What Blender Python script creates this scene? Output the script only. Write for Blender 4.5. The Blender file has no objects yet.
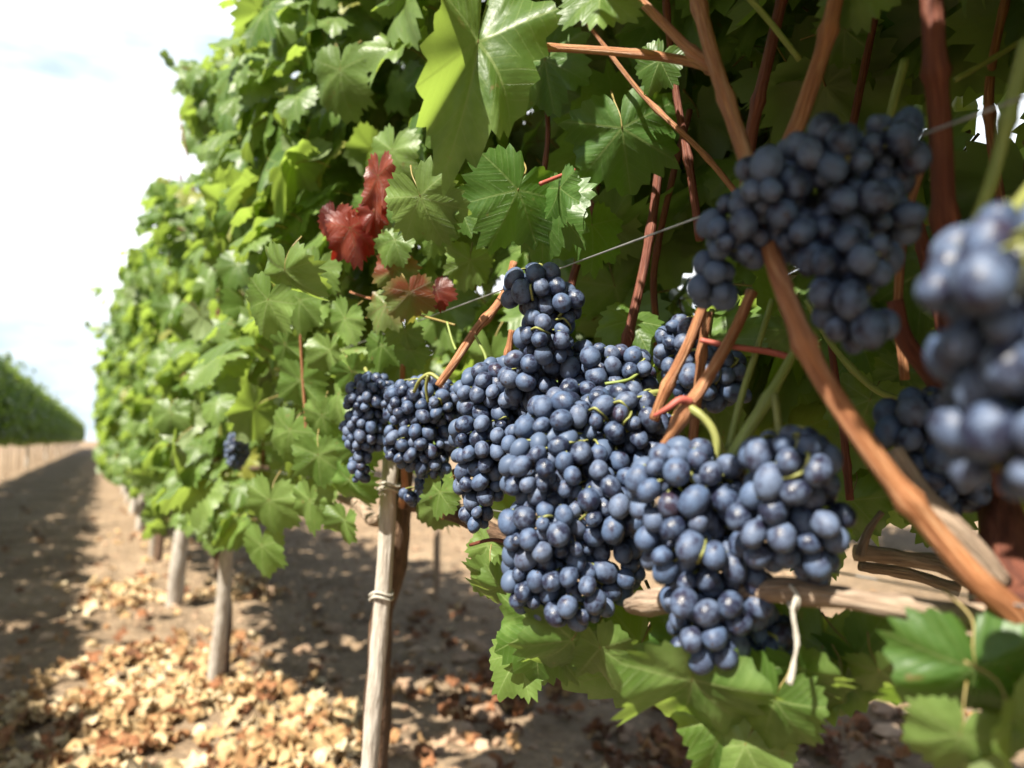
import bpy, math, random
import numpy as np
from mathutils import Vector, Matrix, noise

random.seed(7); rng = np.random.default_rng(7)
R = math.radians
scene = bpy.context.scene
C = scene.collection

# ------------------------------------------------------------------ camera, sky, sun, exposure
FPX, W, H = 773.0, 1024, 768
CAMZ = 0.87
PSI, PITCH = R(27.9), R(4.15)
cam_d = bpy.data.cameras.new('camera'); cam = bpy.data.objects.new('camera', cam_d); C.objects.link(cam)
cam.location = (0, 0, CAMZ)
cam.rotation_euler = (R(90) + PITCH, 0, -PSI)
cam_d.sensor_width = 36; cam_d.lens = FPX / W * 36
cam_d.clip_start = 0.02; cam_d.clip_end = 2000
cam_d.dof.use_dof = True; cam_d.dof.focus_distance = 0.66; cam_d.dof.aperture_fstop = 4.4
scene.camera = cam

SUN = Vector((-1, -0.50, 1.40)).normalized()
world = bpy.data.worlds.new('World'); scene.world = world; world.use_nodes = True
def build_world():
    nt = world.node_tree; N = nt.nodes; L = nt.links; N.clear()
    out = N.new('ShaderNodeOutputWorld'); bg = N.new('ShaderNodeBackground'); bg.inputs[1].default_value = 0.05
    sky = N.new('ShaderNodeTexSky'); sky.sky_type = 'NISHITA'; sky.sun_disc = False
    sky.sun_elevation = math.asin(SUN.z); sky.sun_rotation = math.atan2(SUN.x, SUN.y)
    sky.air_density = 1.0; sky.dust_density = 1.6
    tc = N.new('ShaderNodeTexCoord'); mp = N.new('ShaderNodeMapping'); mp.inputs['Scale'].default_value = (1, 1, 3.2)
    mp.inputs['Location'].default_value = (0.3, 0.1, 0.62)
    nz = N.new('ShaderNodeTexNoise'); nz.inputs['Scale'].default_value = 2.6; nz.inputs['Detail'].default_value = 6; nz.inputs['Roughness'].default_value = .5
    rp = N.new('ShaderNodeValToRGB'); rp.color_ramp.elements[0].position = .34; rp.color_ramp.elements[0].color = (0, 0, 0, 1); rp.color_ramp.elements[1].position = .50
    mx = N.new('ShaderNodeMix'); mx.data_type = 'RGBA'; cm = N.new('ShaderNodeMix'); cm.data_type = 'RGBA'; cm.inputs['A'].default_value = (5.0, 6.1, 6.8, 1); cm.inputs['B'].default_value = (12.5, 12.8, 13.1, 1)
    L.new(tc.outputs['Generated'], mp.inputs[0]); L.new(mp.outputs[0], nz.inputs['Vector']); L.new(nz.outputs[0], rp.inputs[0])
    sx = N.new('ShaderNodeSeparateXYZ'); L.new(tc.outputs['Generated'], sx.inputs[0])
    mr = N.new('ShaderNodeMapRange'); mr.interpolation_type = 'SMOOTHSTEP'; L.new(sx.outputs[2], mr.inputs[0])      # clouds kept low and the unseen zenith cleared, to deepen the shade
    for k, q in zip((1, 2, 3, 4), (.58, .76, 1, .05)): mr.inputs[k].default_value = q
    dt = N.new('ShaderNodeVectorMath'); dt.operation = 'DOT_PRODUCT'; dt.inputs[1].default_value = (math.sin(R(22)), math.cos(R(22)), 0); L.new(tc.outputs['Generated'], dt.inputs[0])
    m2 = N.new('ShaderNodeMapRange'); m2.interpolation_type = 'SMOOTHSTEP'; L.new(dt.outputs['Value'], m2.inputs[0])       # and kept to the far end, so less fill light reaches the row
    for k, q in zip((1, 2, 3, 4), (.35, .72, .10, 1)): m2.inputs[k].default_value = q
    m3 = N.new('ShaderNodeMath'); m3.operation = 'MULTIPLY'; L.new(mr.outputs[0], m3.inputs[0]); L.new(m2.outputs[0], m3.inputs[1])
    ml = N.new('ShaderNodeMath'); ml.operation = 'MULTIPLY'; L.new(rp.outputs[0], cm.inputs['Factor']); L.new(cm.outputs['Result'], mx.inputs['B']); ml.inputs[0].default_value = .94; L.new(m3.outputs[0], ml.inputs[1])
    L.new(ml.outputs[0], mx.inputs['Factor']); L.new(sky.outputs[0], mx.inputs['A'])
    L.new(mx.outputs['Result'], bg.inputs[0]); L.new(bg.outputs[0], out.inputs[0])
build_world()
sd = bpy.data.lights.new('sun', 'SUN'); sd.energy = 5.0; sd.angle = R(.5); sd.color = (1, .94, .82)
sun = bpy.data.objects.new('sun', sd); C.objects.link(sun); sun.rotation_euler = SUN.to_track_quat('Z', 'Y').to_euler(); sun.location = (-6, 0, 9)
vs = scene.view_settings; vs.view_transform = 'Standard'; vs.look = 'None'; vs.gamma = 1; vs.use_curve_mapping = False; vs.exposure = 1.68
scene.render.engine = 'CYCLES'
cy = scene.cycles; cy.use_denoising = True; cy.max_bounces = 8; cy.diffuse_bounces = 2; cy.transmission_bounces = 6; cy.glossy_bounces = 3; cy.caustics_reflective = False; cy.caustics_refractive = False

# ------------------------------------------------------------------ view geometry: a photo point at a depth -> a real place
CR = np.array(cam.rotation_euler.to_matrix()); RIGHT, UP, FWD = CR[:, 0], CR[:, 1], -CR[:, 2]; CAM = np.array((0, 0, CAMZ))
def P(px, py, Y): return CAM + RIGHT * ((px - W / 2) / FPX * Y) + UP * ((H / 2 - py) / FPX * Y) + FWD * Y
def proj(p):
    q = np.asarray(p) - CAM; Y = q @ FWD
    Ys = np.where(np.abs(Y) < 1e-4, 1e-4, Y)
    return W / 2 + FPX * (q @ RIGHT) / Ys, H / 2 - FPX * (q @ UP) / Ys, Y

# ------------------------------------------------------------------ mesh helpers
class MB:
    def __init__(s): s.v = []; s.f = []; s.m = []; s.n = 0; s.uv = []; s.col = []
    def add(s, v, f, mat=0, uv=None, col=None):
        v = np.asarray(v, float); off = s.n
        s.v.append(v); s.n += len(v)
        for k, a in enumerate(f):
            s.f.append([i + off for i in a])
            s.m.append(mat if isinstance(mat, int) else mat[k])
        nl = sum(len(a) for a in f)
        s.uv.append(np.zeros((nl, 2)) if uv is None else uv)
        s.col.append(np.tile(np.array((.5, .5, .5, 1.)) if col is None else np.asarray(col, float), (nl, 1)))
    def mesh(s, name, mats, smooth=True):
        me = bpy.data.meshes.new(name)
        me.from_pydata(np.concatenate(s.v).tolist(), [], s.f)
        for m in mats: me.materials.append(m)
        me.polygons.foreach_set('material_index', s.m)
        me.polygons.foreach_set('use_smooth', [smooth] * len(s.f))
        u = me.uv_layers.new(name='UVMap'); u.data.foreach_set('uv', np.concatenate(s.uv).ravel())
        a = me.color_attributes.new('tint', 'FLOAT_COLOR', 'CORNER'); a.data.foreach_set('color', np.concatenate(s.col).ravel())
        me.update(); return me

def tag(o, label, cat, group=None, kind=None):
    if label: o['label'] = label
    if cat: o['category'] = cat
    if group: o['group'] = group
    if kind: o['kind'] = kind
    return o
def empty(name, loc):
    o = bpy.data.objects.new(name, None); o.empty_display_size = .05; o.location = loc; C.objects.link(o); return o
def link(name, me, parent=None, world=True):
    o = bpy.data.objects.new(name, me); C.objects.link(o)
    if parent is not None:
        o.parent = parent
        if world: o.location = -parent_world(parent)
    return o
def parent_world(p):
    l = Vector(p.location)
    while p.parent is not None: p = p.parent; l += Vector(p.location)
    return l

def spline(pts, n):
    pts = np.asarray(pts, float)
    if len(pts) == 2: pts = np.array([pts[0], pts[0] * .5 + pts[1] * .5, pts[1]])
    e = np.vstack([2 * pts[0] - pts[1], pts, 2 * pts[-1] - pts[-2]])
    out = []
    for i in range(1, len(e) - 2):
        p0, p1, p2, p3 = e[i - 1:i + 3]
        for t in np.linspace(0, 1, n, endpoint=False):
            out.append(.5 * (2 * p1 + (p2 - p0) * t + (2 * p0 - 5 * p1 + 4 * p2 - p3) * t * t + (3 * p1 - p0 - 3 * p2 + p3) * t ** 3))
    out.append(e[-2]); return np.array(out)
def tube_geo(pts, rad, sides=8, n=6, rough=0, nodes=0, seed=0, raw=False):
    c = np.asarray(pts, float) if raw else spline(pts, n)
    k = len(c); rad = np.interp(np.linspace(0, 1, k), np.linspace(0, 1, len(rad)), rad)
    seg = np.r_[0, np.cumsum(np.linalg.norm(np.diff(c, axis=0), axis=1))]
    if nodes:
        ph = (seg / nodes + .37 * seed) % 1; rad = rad * (.95 + .36 * np.exp(-((ph - .5) / .055) ** 2))
    t = np.gradient(c, axis=0); t /= np.linalg.norm(t, axis=1)[:, None] + 1e-12
    a = np.cross(t, (0.31, .17, .93)); a /= np.linalg.norm(a, axis=1)[:, None] + 1e-9; b = np.cross(t, a)
    th = np.linspace(0, 2 * math.pi, sides, endpoint=False)
    v = []
    for i in range(k):
        for q in th:
            r = rad[i]
            if rough:
                d = Vector(c[i] / rad.mean() * .45 + np.array((math.cos(q), math.sin(q), 0)) * 1.3 + seed)
                r *= 1 + rough * noise.noise(d)
            v.append(c[i] + (a[i] * math.cos(q) + b[i] * math.sin(q)) * r)
    f = []; uv = []
    for i in range(k - 1):
        for j in range(sides):
            j2 = (j + 1) % sides
            f.append((i * sides + j, i * sides + j2, (i + 1) * sides + j2, (i + 1) * sides + j))
            uv += [(j / sides, seg[i]), ((j + 1) / sides, seg[i]), ((j + 1) / sides, seg[i + 1]), (j / sides, seg[i + 1])]
    f.append(tuple(range(sides - 1, -1, -1))); f.append(tuple((k - 1) * sides + j for j in range(sides)))
    uv += [(.5, 0)] * sides + [(.5, seg[-1])] * sides
    return np.array(v), f, np.array(uv)
def tube(mb, pts, rad, sides=8, n=6, mat=0, **kw):
    v, f, uv = tube_geo(pts, rad, sides, n, **kw); mb.add(v, f, mat, uv)

# ------------------------------------------------------------------ materials
def mat(name):
    m = bpy.data.materials.new(name); m.use_nodes = True; nt = m.node_tree; nt.nodes.clear()
    return m, nt, nt.nodes, nt.links
def nd(N, t, **kw):
    n = N.new('ShaderNode' + t)
    for k, v in kw.items():
        if k in n.inputs: n.inputs[k].default_value = v
        else: setattr(n, k, v)
    return n
def ramp(N, stops):
    r = N.new('ShaderNodeValToRGB'); e = r.color_ramp.elements
    while len(e) < len(stops): e.new(.5)
    for k, (p, c) in enumerate(stops): e[k].position = p; e[k].color = (*c, 1)
    return r
def mixc(N, L, fac, a, b, blend='MIX'):
    m = N.new('ShaderNodeMix'); m.data_type = 'RGBA'; m.blend_type = blend
    for s, k in ((fac, 'Factor'), (a, 'A'), (b, 'B')):
        if isinstance(s, (int, float)): m.inputs[k].default_value = s
        elif isinstance(s, tuple): m.inputs[k].default_value = (*s, 1)
        else: L.new(s, m.inputs[k])
    return m.outputs['Result']
def mth(N, L, op, a, b=0., clamp=False):
    m = N.new('ShaderNodeMath'); m.operation = op; m.use_clamp = clamp
    for k, s in enumerate((a, b)):
        if isinstance(s, (int, float)): m.inputs[k].default_value = s
        else: L.new(s, m.inputs[k])
    return m.outputs[0]

def leaf_material(name, top, top2, under, vein, trans, blotch=None, tw=.45, rough=.42):
    m, nt, N, L = mat(name)
    uv = nd(N, 'UVMap'); sp = nd(N, 'SeparateXYZ'); L.new(uv.outputs[0], sp.inputs[0]); t, p = sp.outputs[0], sp.outputs[1]
    ap = mth(N, L, 'ABSOLUTE', p)
    wmain = mth(N, L, 'MULTIPLY_ADD', t, -.012); wmain.node.inputs[2].default_value = .018
    main = mth(N, L, 'LESS_THAN', ap, wmain)
    s = mth(N, L, 'MULTIPLY', mth(N, L, 'SUBTRACT', t, mth(N, L, 'MULTIPLY', ap, .95)), 7.5)
    fr = mth(N, L, 'ABSOLUTE', mth(N, L, 'SUBTRACT', mth(N, L, 'FRACT', s), .5))
    sec = mth(N, L, 'MULTIPLY', mth(N, L, 'LESS_THAN', fr, .045), .55)
    vn = mth(N, L, 'MAXIMUM', main, sec)
    at = nd(N, 'Attribute', attribute_name='tint'); oi = nd(N, 'ObjectInfo'); geo = nd(N, 'NewGeometry')
    ts = nd(N, 'SeparateColor'); L.new(at.outputs['Color'], ts.inputs[0])
    rnd = mth(N, L, 'FRACT', mth(N, L, 'ADD', ts.outputs[0], mth(N, L, 'MULTIPLY', oi.outputs['Random'], 3.17)))
    nz = nd(N, 'TexNoise', Scale=38.0, Detail=3.0); L.new(geo.outputs['Position'], nz.inputs['Vector'])
    c = mixc(N, L, rnd, top, top2)
    c = mixc(N, L, mth(N, L, 'MULTIPLY', nz.outputs[0], .5), c, tuple(x * .62 for x in top))
    n5 = nd(N, 'TexNoise', Scale=16.0, Detail=4.0, Roughness=.65); L.new(geo.outputs['Position'], n5.inputs['Vector'])
    r5 = ramp(N, [(.50, (0, 0, 0)), (.72, (1, 1, 1))]); L.new(n5.outputs[0], r5.inputs[0]); c = mixc(N, L, mth(N, L, 'MULTIPLY', r5.outputs[0], .6), c, tuple(min(.4, x * 1.5 + .02) for x in top2))
    n6 = nd(N, 'TexNoise', Scale=70.0, Detail=2.0); L.new(geo.outputs['Position'], n6.inputs['Vector'])
    r6 = ramp(N, [(.70, (0, 0, 0)), (.74, (1, 1, 1))]); L.new(n6.outputs[0], r6.inputs[0]); c = mixc(N, L, mth(N, L, 'MULTIPLY', r6.outputs[0], .7), c, (.16, .10, .04))
    und = mixc(N, L, rnd, under, tuple(x * .8 for x in under))
    if blotch:
        n2 = nd(N, 'TexNoise', Scale=22.0, Detail=2.0); L.new(geo.outputs['Position'], n2.inputs['Vector'])
        r2 = ramp(N, [(.44, (0, 0, 0)), (.56, (1, 1, 1))]); L.new(n2.outputs[0], r2.inputs[0])
        c = mixc(N, L, r2.outputs[0], c, blotch); und = mixc(N, L, r2.outputs[0], und, tuple(x * 1.3 for x in blotch))
    # a share of the leaves has yellowed
    yel = mth(N, L, 'MULTIPLY', mth(N, L, 'GREATER_THAN', ts.outputs[1], .93), .6)
    if not blotch: c = mixc(N, L, yel, c, (.30, .26, .05))
    c = mixc(N, L, mth(N, L, 'MULTIPLY', vn, .6), c, vein)
    und = mixc(N, L, mth(N, L, 'MULTIPLY', vn, .5), und, vein)
    col = mixc(N, L, geo.outputs['Backfacing'], c, und)
    pr = nd(N, 'BsdfPrincipled', Roughness=rough); pr.inputs['Specular IOR Level'].default_value = .42
    L.new(col, pr.inputs['Base Color'])
    bump = nd(N, 'Bump', Strength=.5, Distance=.0022)
    pk = nd(N, 'TexNoise', Scale=130.0, Detail=2.0); L.new(geo.outputs['Position'], pk.inputs['Vector'])
    hgt = mth(N, L, 'ADD', mth(N, L, 'MULTIPLY', mth(N, L, 'POWER', fr, 2.), -.55), mth(N, L, 'ADD', mth(N, L, 'MULTIPLY', vn, -.5), mth(N, L, 'MULTIPLY', pk.outputs[0], .55))); L.new(hgt, bump.inputs['Height']); L.new(bump.outputs[0], pr.inputs['Normal'])
    tr = nd(N, 'BsdfTranslucent'); L.new(mixc(N, L, mth(N, L, 'MULTIPLY', vn, .35), mixc(N, L, rnd, trans, tuple(x * .75 for x in trans)), tuple(x * .45 for x in trans)), tr.inputs[0])
    ms = nd(N, 'MixShader'); ms.inputs[0].default_value = tw; L.new(pr.outputs[0], ms.inputs[1]); L.new(tr.outputs[0], ms.inputs[2])
    out = nd(N, 'OutputMaterial'); L.new(ms.outputs[0], out.inputs[0]); return m
M = {}
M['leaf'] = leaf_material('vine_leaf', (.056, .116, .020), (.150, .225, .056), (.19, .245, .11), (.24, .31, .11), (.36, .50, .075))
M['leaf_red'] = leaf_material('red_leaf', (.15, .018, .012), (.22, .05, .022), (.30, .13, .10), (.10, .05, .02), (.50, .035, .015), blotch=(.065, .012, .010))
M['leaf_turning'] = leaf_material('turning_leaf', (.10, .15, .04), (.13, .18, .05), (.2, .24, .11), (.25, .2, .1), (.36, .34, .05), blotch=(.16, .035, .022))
M['leaf_dark'] = leaf_material('shade_leaf', (.045, .110, .020), (.085, .165, .036), (.14, .20, .08), (.2, .27, .09), (.30, .48, .04))  # darker copy of the vine leaf, shade put into its colour

def bark_material(name, c1, c2, c3, scale=1.0, rough=.75, bump=.4, lit=None):
    m, nt, N, L = mat(name)
    uv = nd(N, 'UVMap'); oi = nd(N, 'ObjectInfo')
    mp = nd(N, 'Mapping'); mp.inputs['Scale'].default_value = (4 * scale, 9 * scale, 1); L.new(uv.outputs[0], mp.inputs[0]); L.new(oi.outputs['Random'], mp.inputs['Location'])
    n1 = nd(N, 'TexNoise', Scale=3.0, Detail=6.0, Roughness=.65); L.new(mp.outputs[0], n1.inputs['Vector'])
    mp2 = nd(N, 'Mapping'); mp2.inputs['Scale'].default_value = (22, 40 * scale, 1); L.new(uv.outputs[0], mp2.inputs[0])
    n2 = nd(N, 'TexNoise', Scale=1.0, Detail=4.0); L.new(mp2.outputs[0], n2.inputs['Vector'])
    r = ramp(N, [(.28, c1), (.5, c2), (.72, c3)]); L.new(n1.outputs[0], r.inputs[0])
    col = mixc(N, L, mth(N, L, 'POWER', n2.outputs[0], 1.2), r.outputs[0], tuple(x * .38 for x in c1))
    pr = nd(N, 'BsdfPrincipled', Roughness=rough); L.new(col, pr.inputs['Base Color']); pr.inputs['Specular IOR Level'].default_value = .3
    b = nd(N, 'Bump', Strength=bump, Distance=.004); L.new(mth(N, L, 'ADD', n1.outputs[0], n2.outputs[0]), b.inputs['Height']); L.new(b.outputs[0], pr.inputs['Normal'])
    out = nd(N, 'OutputMaterial'); L.new(pr.outputs[0], out.inputs[0]); return m
M['cane'] = bark_material('cane_bark', (.24, .085, .04), (.46, .20, .085), (.66, .40, .22), rough=.5, bump=.7)
M['cane_red'] = bark_material('red_cane_bark', (.10, .028, .018), (.19, .055, .03), (.30, .11, .055), rough=.55, bump=.6)
M['cane_pale'] = bark_material('pale_cane_bark', (.24, .165, .11), (.44, .32, .23), (.62, .51, .39), scale=1.3, bump=1.0)
M['trunk'] = bark_material('trunk_bark', (.055, .032, .02), (.15, .085, .05), (.27, .17, .105), scale=1.6, bump=1.0)
M['trunk_red'] = bark_material('red_trunk_bark', (.07, .022, .014), (.16, .05, .028), (.24, .09, .05), scale=1.4, bump=.8)
M['green_stem'] = bark_material('green_stem', (.16, .22, .05), (.26, .32, .08), (.36, .38, .13), rough=.5, bump=.1)
M['pedicel'] = bark_material('pedicel', (.17, .19, .05), (.27, .28, .08), (.34, .32, .12), rough=.5, bump=.05)
M['petiole'] = bark_material('petiole', (.24, .13, .05), (.26, .22, .07), (.3, .3, .09), rough=.5, bump=.05)
M['pink_stem'] = bark_material('pink_stem', (.36, .07, .06), (.42, .11, .08), (.45, .16, .1), rough=.5, bump=.1)
M['stake'] = bark_material('weathered_stake', (.34, .29, .235), (.56, .50, .43), (.70, .64, .56), scale=.7, rough=.85, bump=.8)
M['white_stake'] = bark_material('pale_stake', (.42, .36, .30), (.60, .55, .48), (.70, .66, .6), scale=.6, rough=.85, bump=.6)
M['twine'] = bark_material('twine', (.50, .45, .37), (.66, .62, .54), (.74, .7, .62), scale=3, rough=.9, bump=.5)
def wire_material():
    m, nt, N, L = mat('galvanised_wire'); g = nd(N, 'NewGeometry'); n = nd(N, 'TexNoise', Scale=60.0); L.new(g.outputs['Position'], n.inputs['Vector'])
    r = ramp(N, [(.3, (.25, .25, .25)), (.7, (.55, .55, .54))]); L.new(n.outputs[0], r.inputs[0])
    pr = nd(N, 'BsdfPrincipled', Roughness=.4, Metallic=.8); L.new(r.outputs[0], pr.inputs['Base Color'])
    out = nd(N, 'OutputMaterial'); L.new(pr.outputs[0], out.inputs[0]); return m
M['wire'] = wire_material()

def berry_material():
    m, nt, N, L = mat('blue_grape_skin')
    tc = nd(N, 'TexCoord'); oi = nd(N, 'ObjectInfo')
    off = nd(N, 'VectorMath', operation='ADD'); sc = nd(N, 'VectorMath', operation='SCALE'); sc.inputs['Scale'].default_value = 1.0
    cmb = nd(N, 'CombineXYZ'); L.new(mth(N, L, 'MULTIPLY', oi.outputs['Random'], 37.), cmb.inputs[0]); L.new(mth(N, L, 'MULTIPLY', oi.outputs['Random'], 91.), cmb.inputs[1])
    L.new(tc.outputs['Object'], off.inputs[0]); L.new(cmb.outputs[0], off.inputs[1])
    n1 = nd(N, 'TexNoise', Scale=1.1, Detail=3.0, Roughness=.55); L.new(off.outputs[0], n1.inputs['Vector'])
    n2 = nd(N, 'TexNoise', Scale=5.5, Detail=5.0, Roughness=.7); L.new(off.outputs[0], n2.inputs['Vector'])
    # bloom: rubbed away in patches and streaks
    s = mth(N, L, 'ADD', mth(N, L, 'MULTIPLY', n1.outputs[0], .75), mth(N, L, 'MULTIPLY', n2.outputs[0], .35))
    s = mth(N, L, 'ADD', s, mth(N, L, 'MULTIPLY', mth(N, L, 'SUBTRACT', oi.outputs['Random'], .5), .16))
    rb = ramp(N, [(.44, (.05, .05, .05)), (.51, (.50, .50, .50)), (.66, (1, 1, 1))]); L.new(s, rb.inputs[0])
    bl = rb.outputs[0]
    sp = nd(N, 'SeparateXYZ'); L.new(tc.outputs['Object'], sp.inputs[0])
    rad = mth(N, L, 'POWER', mth(N, L, 'ADD', mth(N, L, 'POWER', sp.outputs[0], 2.), mth(N, L, 'POWER', sp.outputs[1], 2.)), .5)
    scar = mth(N, L, 'MULTIPLY', mth(N, L, 'LESS_THAN', mth(N, L, 'ADD', rad, mth(N, L, 'MULTIPLY', n2.outputs[0], .16)), .20), mth(N, L, 'GREATER_THAN', sp.outputs[2], 0.))
    skin = mixc(N, L, oi.outputs['Random'], (.008, .010, .024), (.018, .010, .020))
    skin = mixc(N, L, mth(N, L, 'GREATER_THAN', mth(N, L, 'FRACT', mth(N, L, 'MULTIPLY', oi.outputs['Random'], 13.7)), .93), skin, (.02, .010, .018))
    blo = mixc(N, L, mth(N, L, 'FRACT', mth(N, L, 'MULTIPLY', oi.outputs['Random'], 7.3)), (.058, .095, .172), (.095, .128, .200))
    col = mixc(N, L, mth(N, L, 'MULTIPLY', bl, .88), skin, blo)
    tiny = ramp(N, [(.60, (0, 0, 0)), (.66, (1, 1, 1))]); n3 = nd(N, 'TexNoise', Scale=9.0, Detail=2.0); L.new(off.outputs[0], n3.inputs['Vector']); L.new(n3.outputs[0], tiny.inputs[0])
    col = mixc(N, L, mth(N, L, 'MULTIPLY', tiny.outputs[0], .45), col, (.06, .075, .13))
    col = mixc(N, L, mth(N, L, 'MULTIPLY', scar, .85), col, (.035, .022, .02))
    pr = nd(N, 'BsdfPrincipled'); L.new(col, pr.inputs['Base Color']); pr.inputs['Specular IOR Level'].default_value = .34
    L.new(mth(N, L, 'MULTIPLY_ADD', bl, .34), pr.inputs['Roughness']); pr.inputs['Roughness'].links[0].from_node.inputs[2].default_value = .27
    b = nd(N, 'Bump', Strength=.12, Distance=.1); L.new(n2.outputs[0], b.inputs['Height']); L.new(b.outputs[0], pr.inputs['Normal'])
    out = nd(N, 'OutputMaterial'); L.new(pr.outputs[0], out.inputs[0]); return m
M['berry'] = berry_material(); M['berry_rest'] = tint_material('inner_grape_skin', [(0, (.02, .026, .045)), (1, (.07, .095, .15))], rough=.5) if 0 else None

def ground_material():
    m, nt, N, L = mat('vineyard_soil')
    g = nd(N, 'NewGeometry')
    n1 = nd(N, 'TexNoise', Scale=1.3, Detail=6.0, Roughness=.6); L.new(g.outputs['Position'], n1.inputs['Vector'])
    n2 = nd(N, 'TexNoise', Scale=14.0, Detail=8.0, Roughness=.7); L.new(g.outputs['Position'], n2.inputs['Vector'])
    n3 = nd(N, 'TexVoronoi', Scale=26.0); L.new(g.outputs['Position'], n3.inputs['Vector'])
    r1 = ramp(N, [(.3, (.165, .118, .076)), (.55, (.255, .187, .122)), (.75, (.33, .250, .168))]); L.new(n1.outputs[0], r1.inputs[0])
    r2 = ramp(N, [(.35, (.16, .11, .08)), (.62, (.5, .5, .5))]); L.new(n2.outputs[0], r2.inputs[0])
    col = mixc(N, L, .45, r1.outputs[0], r2.outputs[0], 'OVERLAY')
    # dry straw coloured crumbs
    n4 = nd(N, 'TexNoise', Scale=42.0, Detail=3.0); L.new(g.outputs['Position'], n4.inputs['Vector'])
    r4 = ramp(N, [(.60, (0, 0, 0)), (.66, (1, 1, 1))]); L.new(n4.outputs[0], r4.inputs[0])
    col = mixc(N, L, mth(N, L, 'MULTIPLY', r4.outputs[0], .55), col, (.46, .31, .17))
    pr = nd(N, 'BsdfPrincipled', Roughness=.95); L.new(col, pr.inputs['Base Color']); pr.inputs['Specular IOR Level'].default_value = .15
    b = nd(N, 'Bump', Strength=.9, Distance=.03); L.new(mth(N, L, 'ADD', n2.outputs[0], mth(N, L, 'MULTIPLY', n3.outputs[0], .5)), b.inputs['Height']); L.new(b.outputs[0], pr.inputs['Normal'])
    out = nd(N, 'OutputMaterial'); L.new(pr.outputs[0], out.inputs[0]); return m
M['soil'] = ground_material()
def tint_material(name, stops, rough=.8, trans=0.):
    m, nt, N, L = mat(name)
    at = nd(N, 'Attribute', attribute_name='tint'); ts = nd(N, 'SeparateColor'); L.new(at.outputs['Color'], ts.inputs[0])
    g = nd(N, 'NewGeometry'); n = nd(N, 'TexNoise', Scale=45.0, Detail=3.0); L.new(g.outputs['Position'], n.inputs['Vector'])
    r = ramp(N, stops); L.new(mth(N, L, 'ADD', ts.outputs[0], mth(N, L, 'MULTIPLY', mth(N, L, 'SUBTRACT', n.outputs[0], .5), .35)), r.inputs[0])
    pr = nd(N, 'BsdfPrincipled', Roughness=rough); L.new(r.outputs[0], pr.inputs['Base Color']); pr.inputs['Specular IOR Level'].default_value = .25
    out = nd(N, 'OutputMaterial')
    if trans:
        tr = nd(N, 'BsdfTranslucent'); L.new(r.outputs[0], tr.inputs[0]); ms = nd(N, 'MixShader'); ms.inputs[0].default_value = trans
        L.new(pr.outputs[0], ms.inputs[1]); L.new(tr.outputs[0], ms.inputs[2]); L.new(ms.outputs[0], out.inputs[0])
    else: L.new(pr.outputs[0], out.inputs[0])
    return m
M['litter'] = tint_material('dry_leaf', [(0, (.10, .045, .022)), (.3, (.26, .11, .05)), (.5, (.34, .21, .095)), (.75, (.46, .33, .175)), (1, (.56, .45, .29))], trans=.2)
M['clod'] = tint_material('soil_clod', [(0, (.17, .105, .065)), (.5, (.30, .2, .13)), (1, (.42, .30, .2))], rough=.95)

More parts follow.
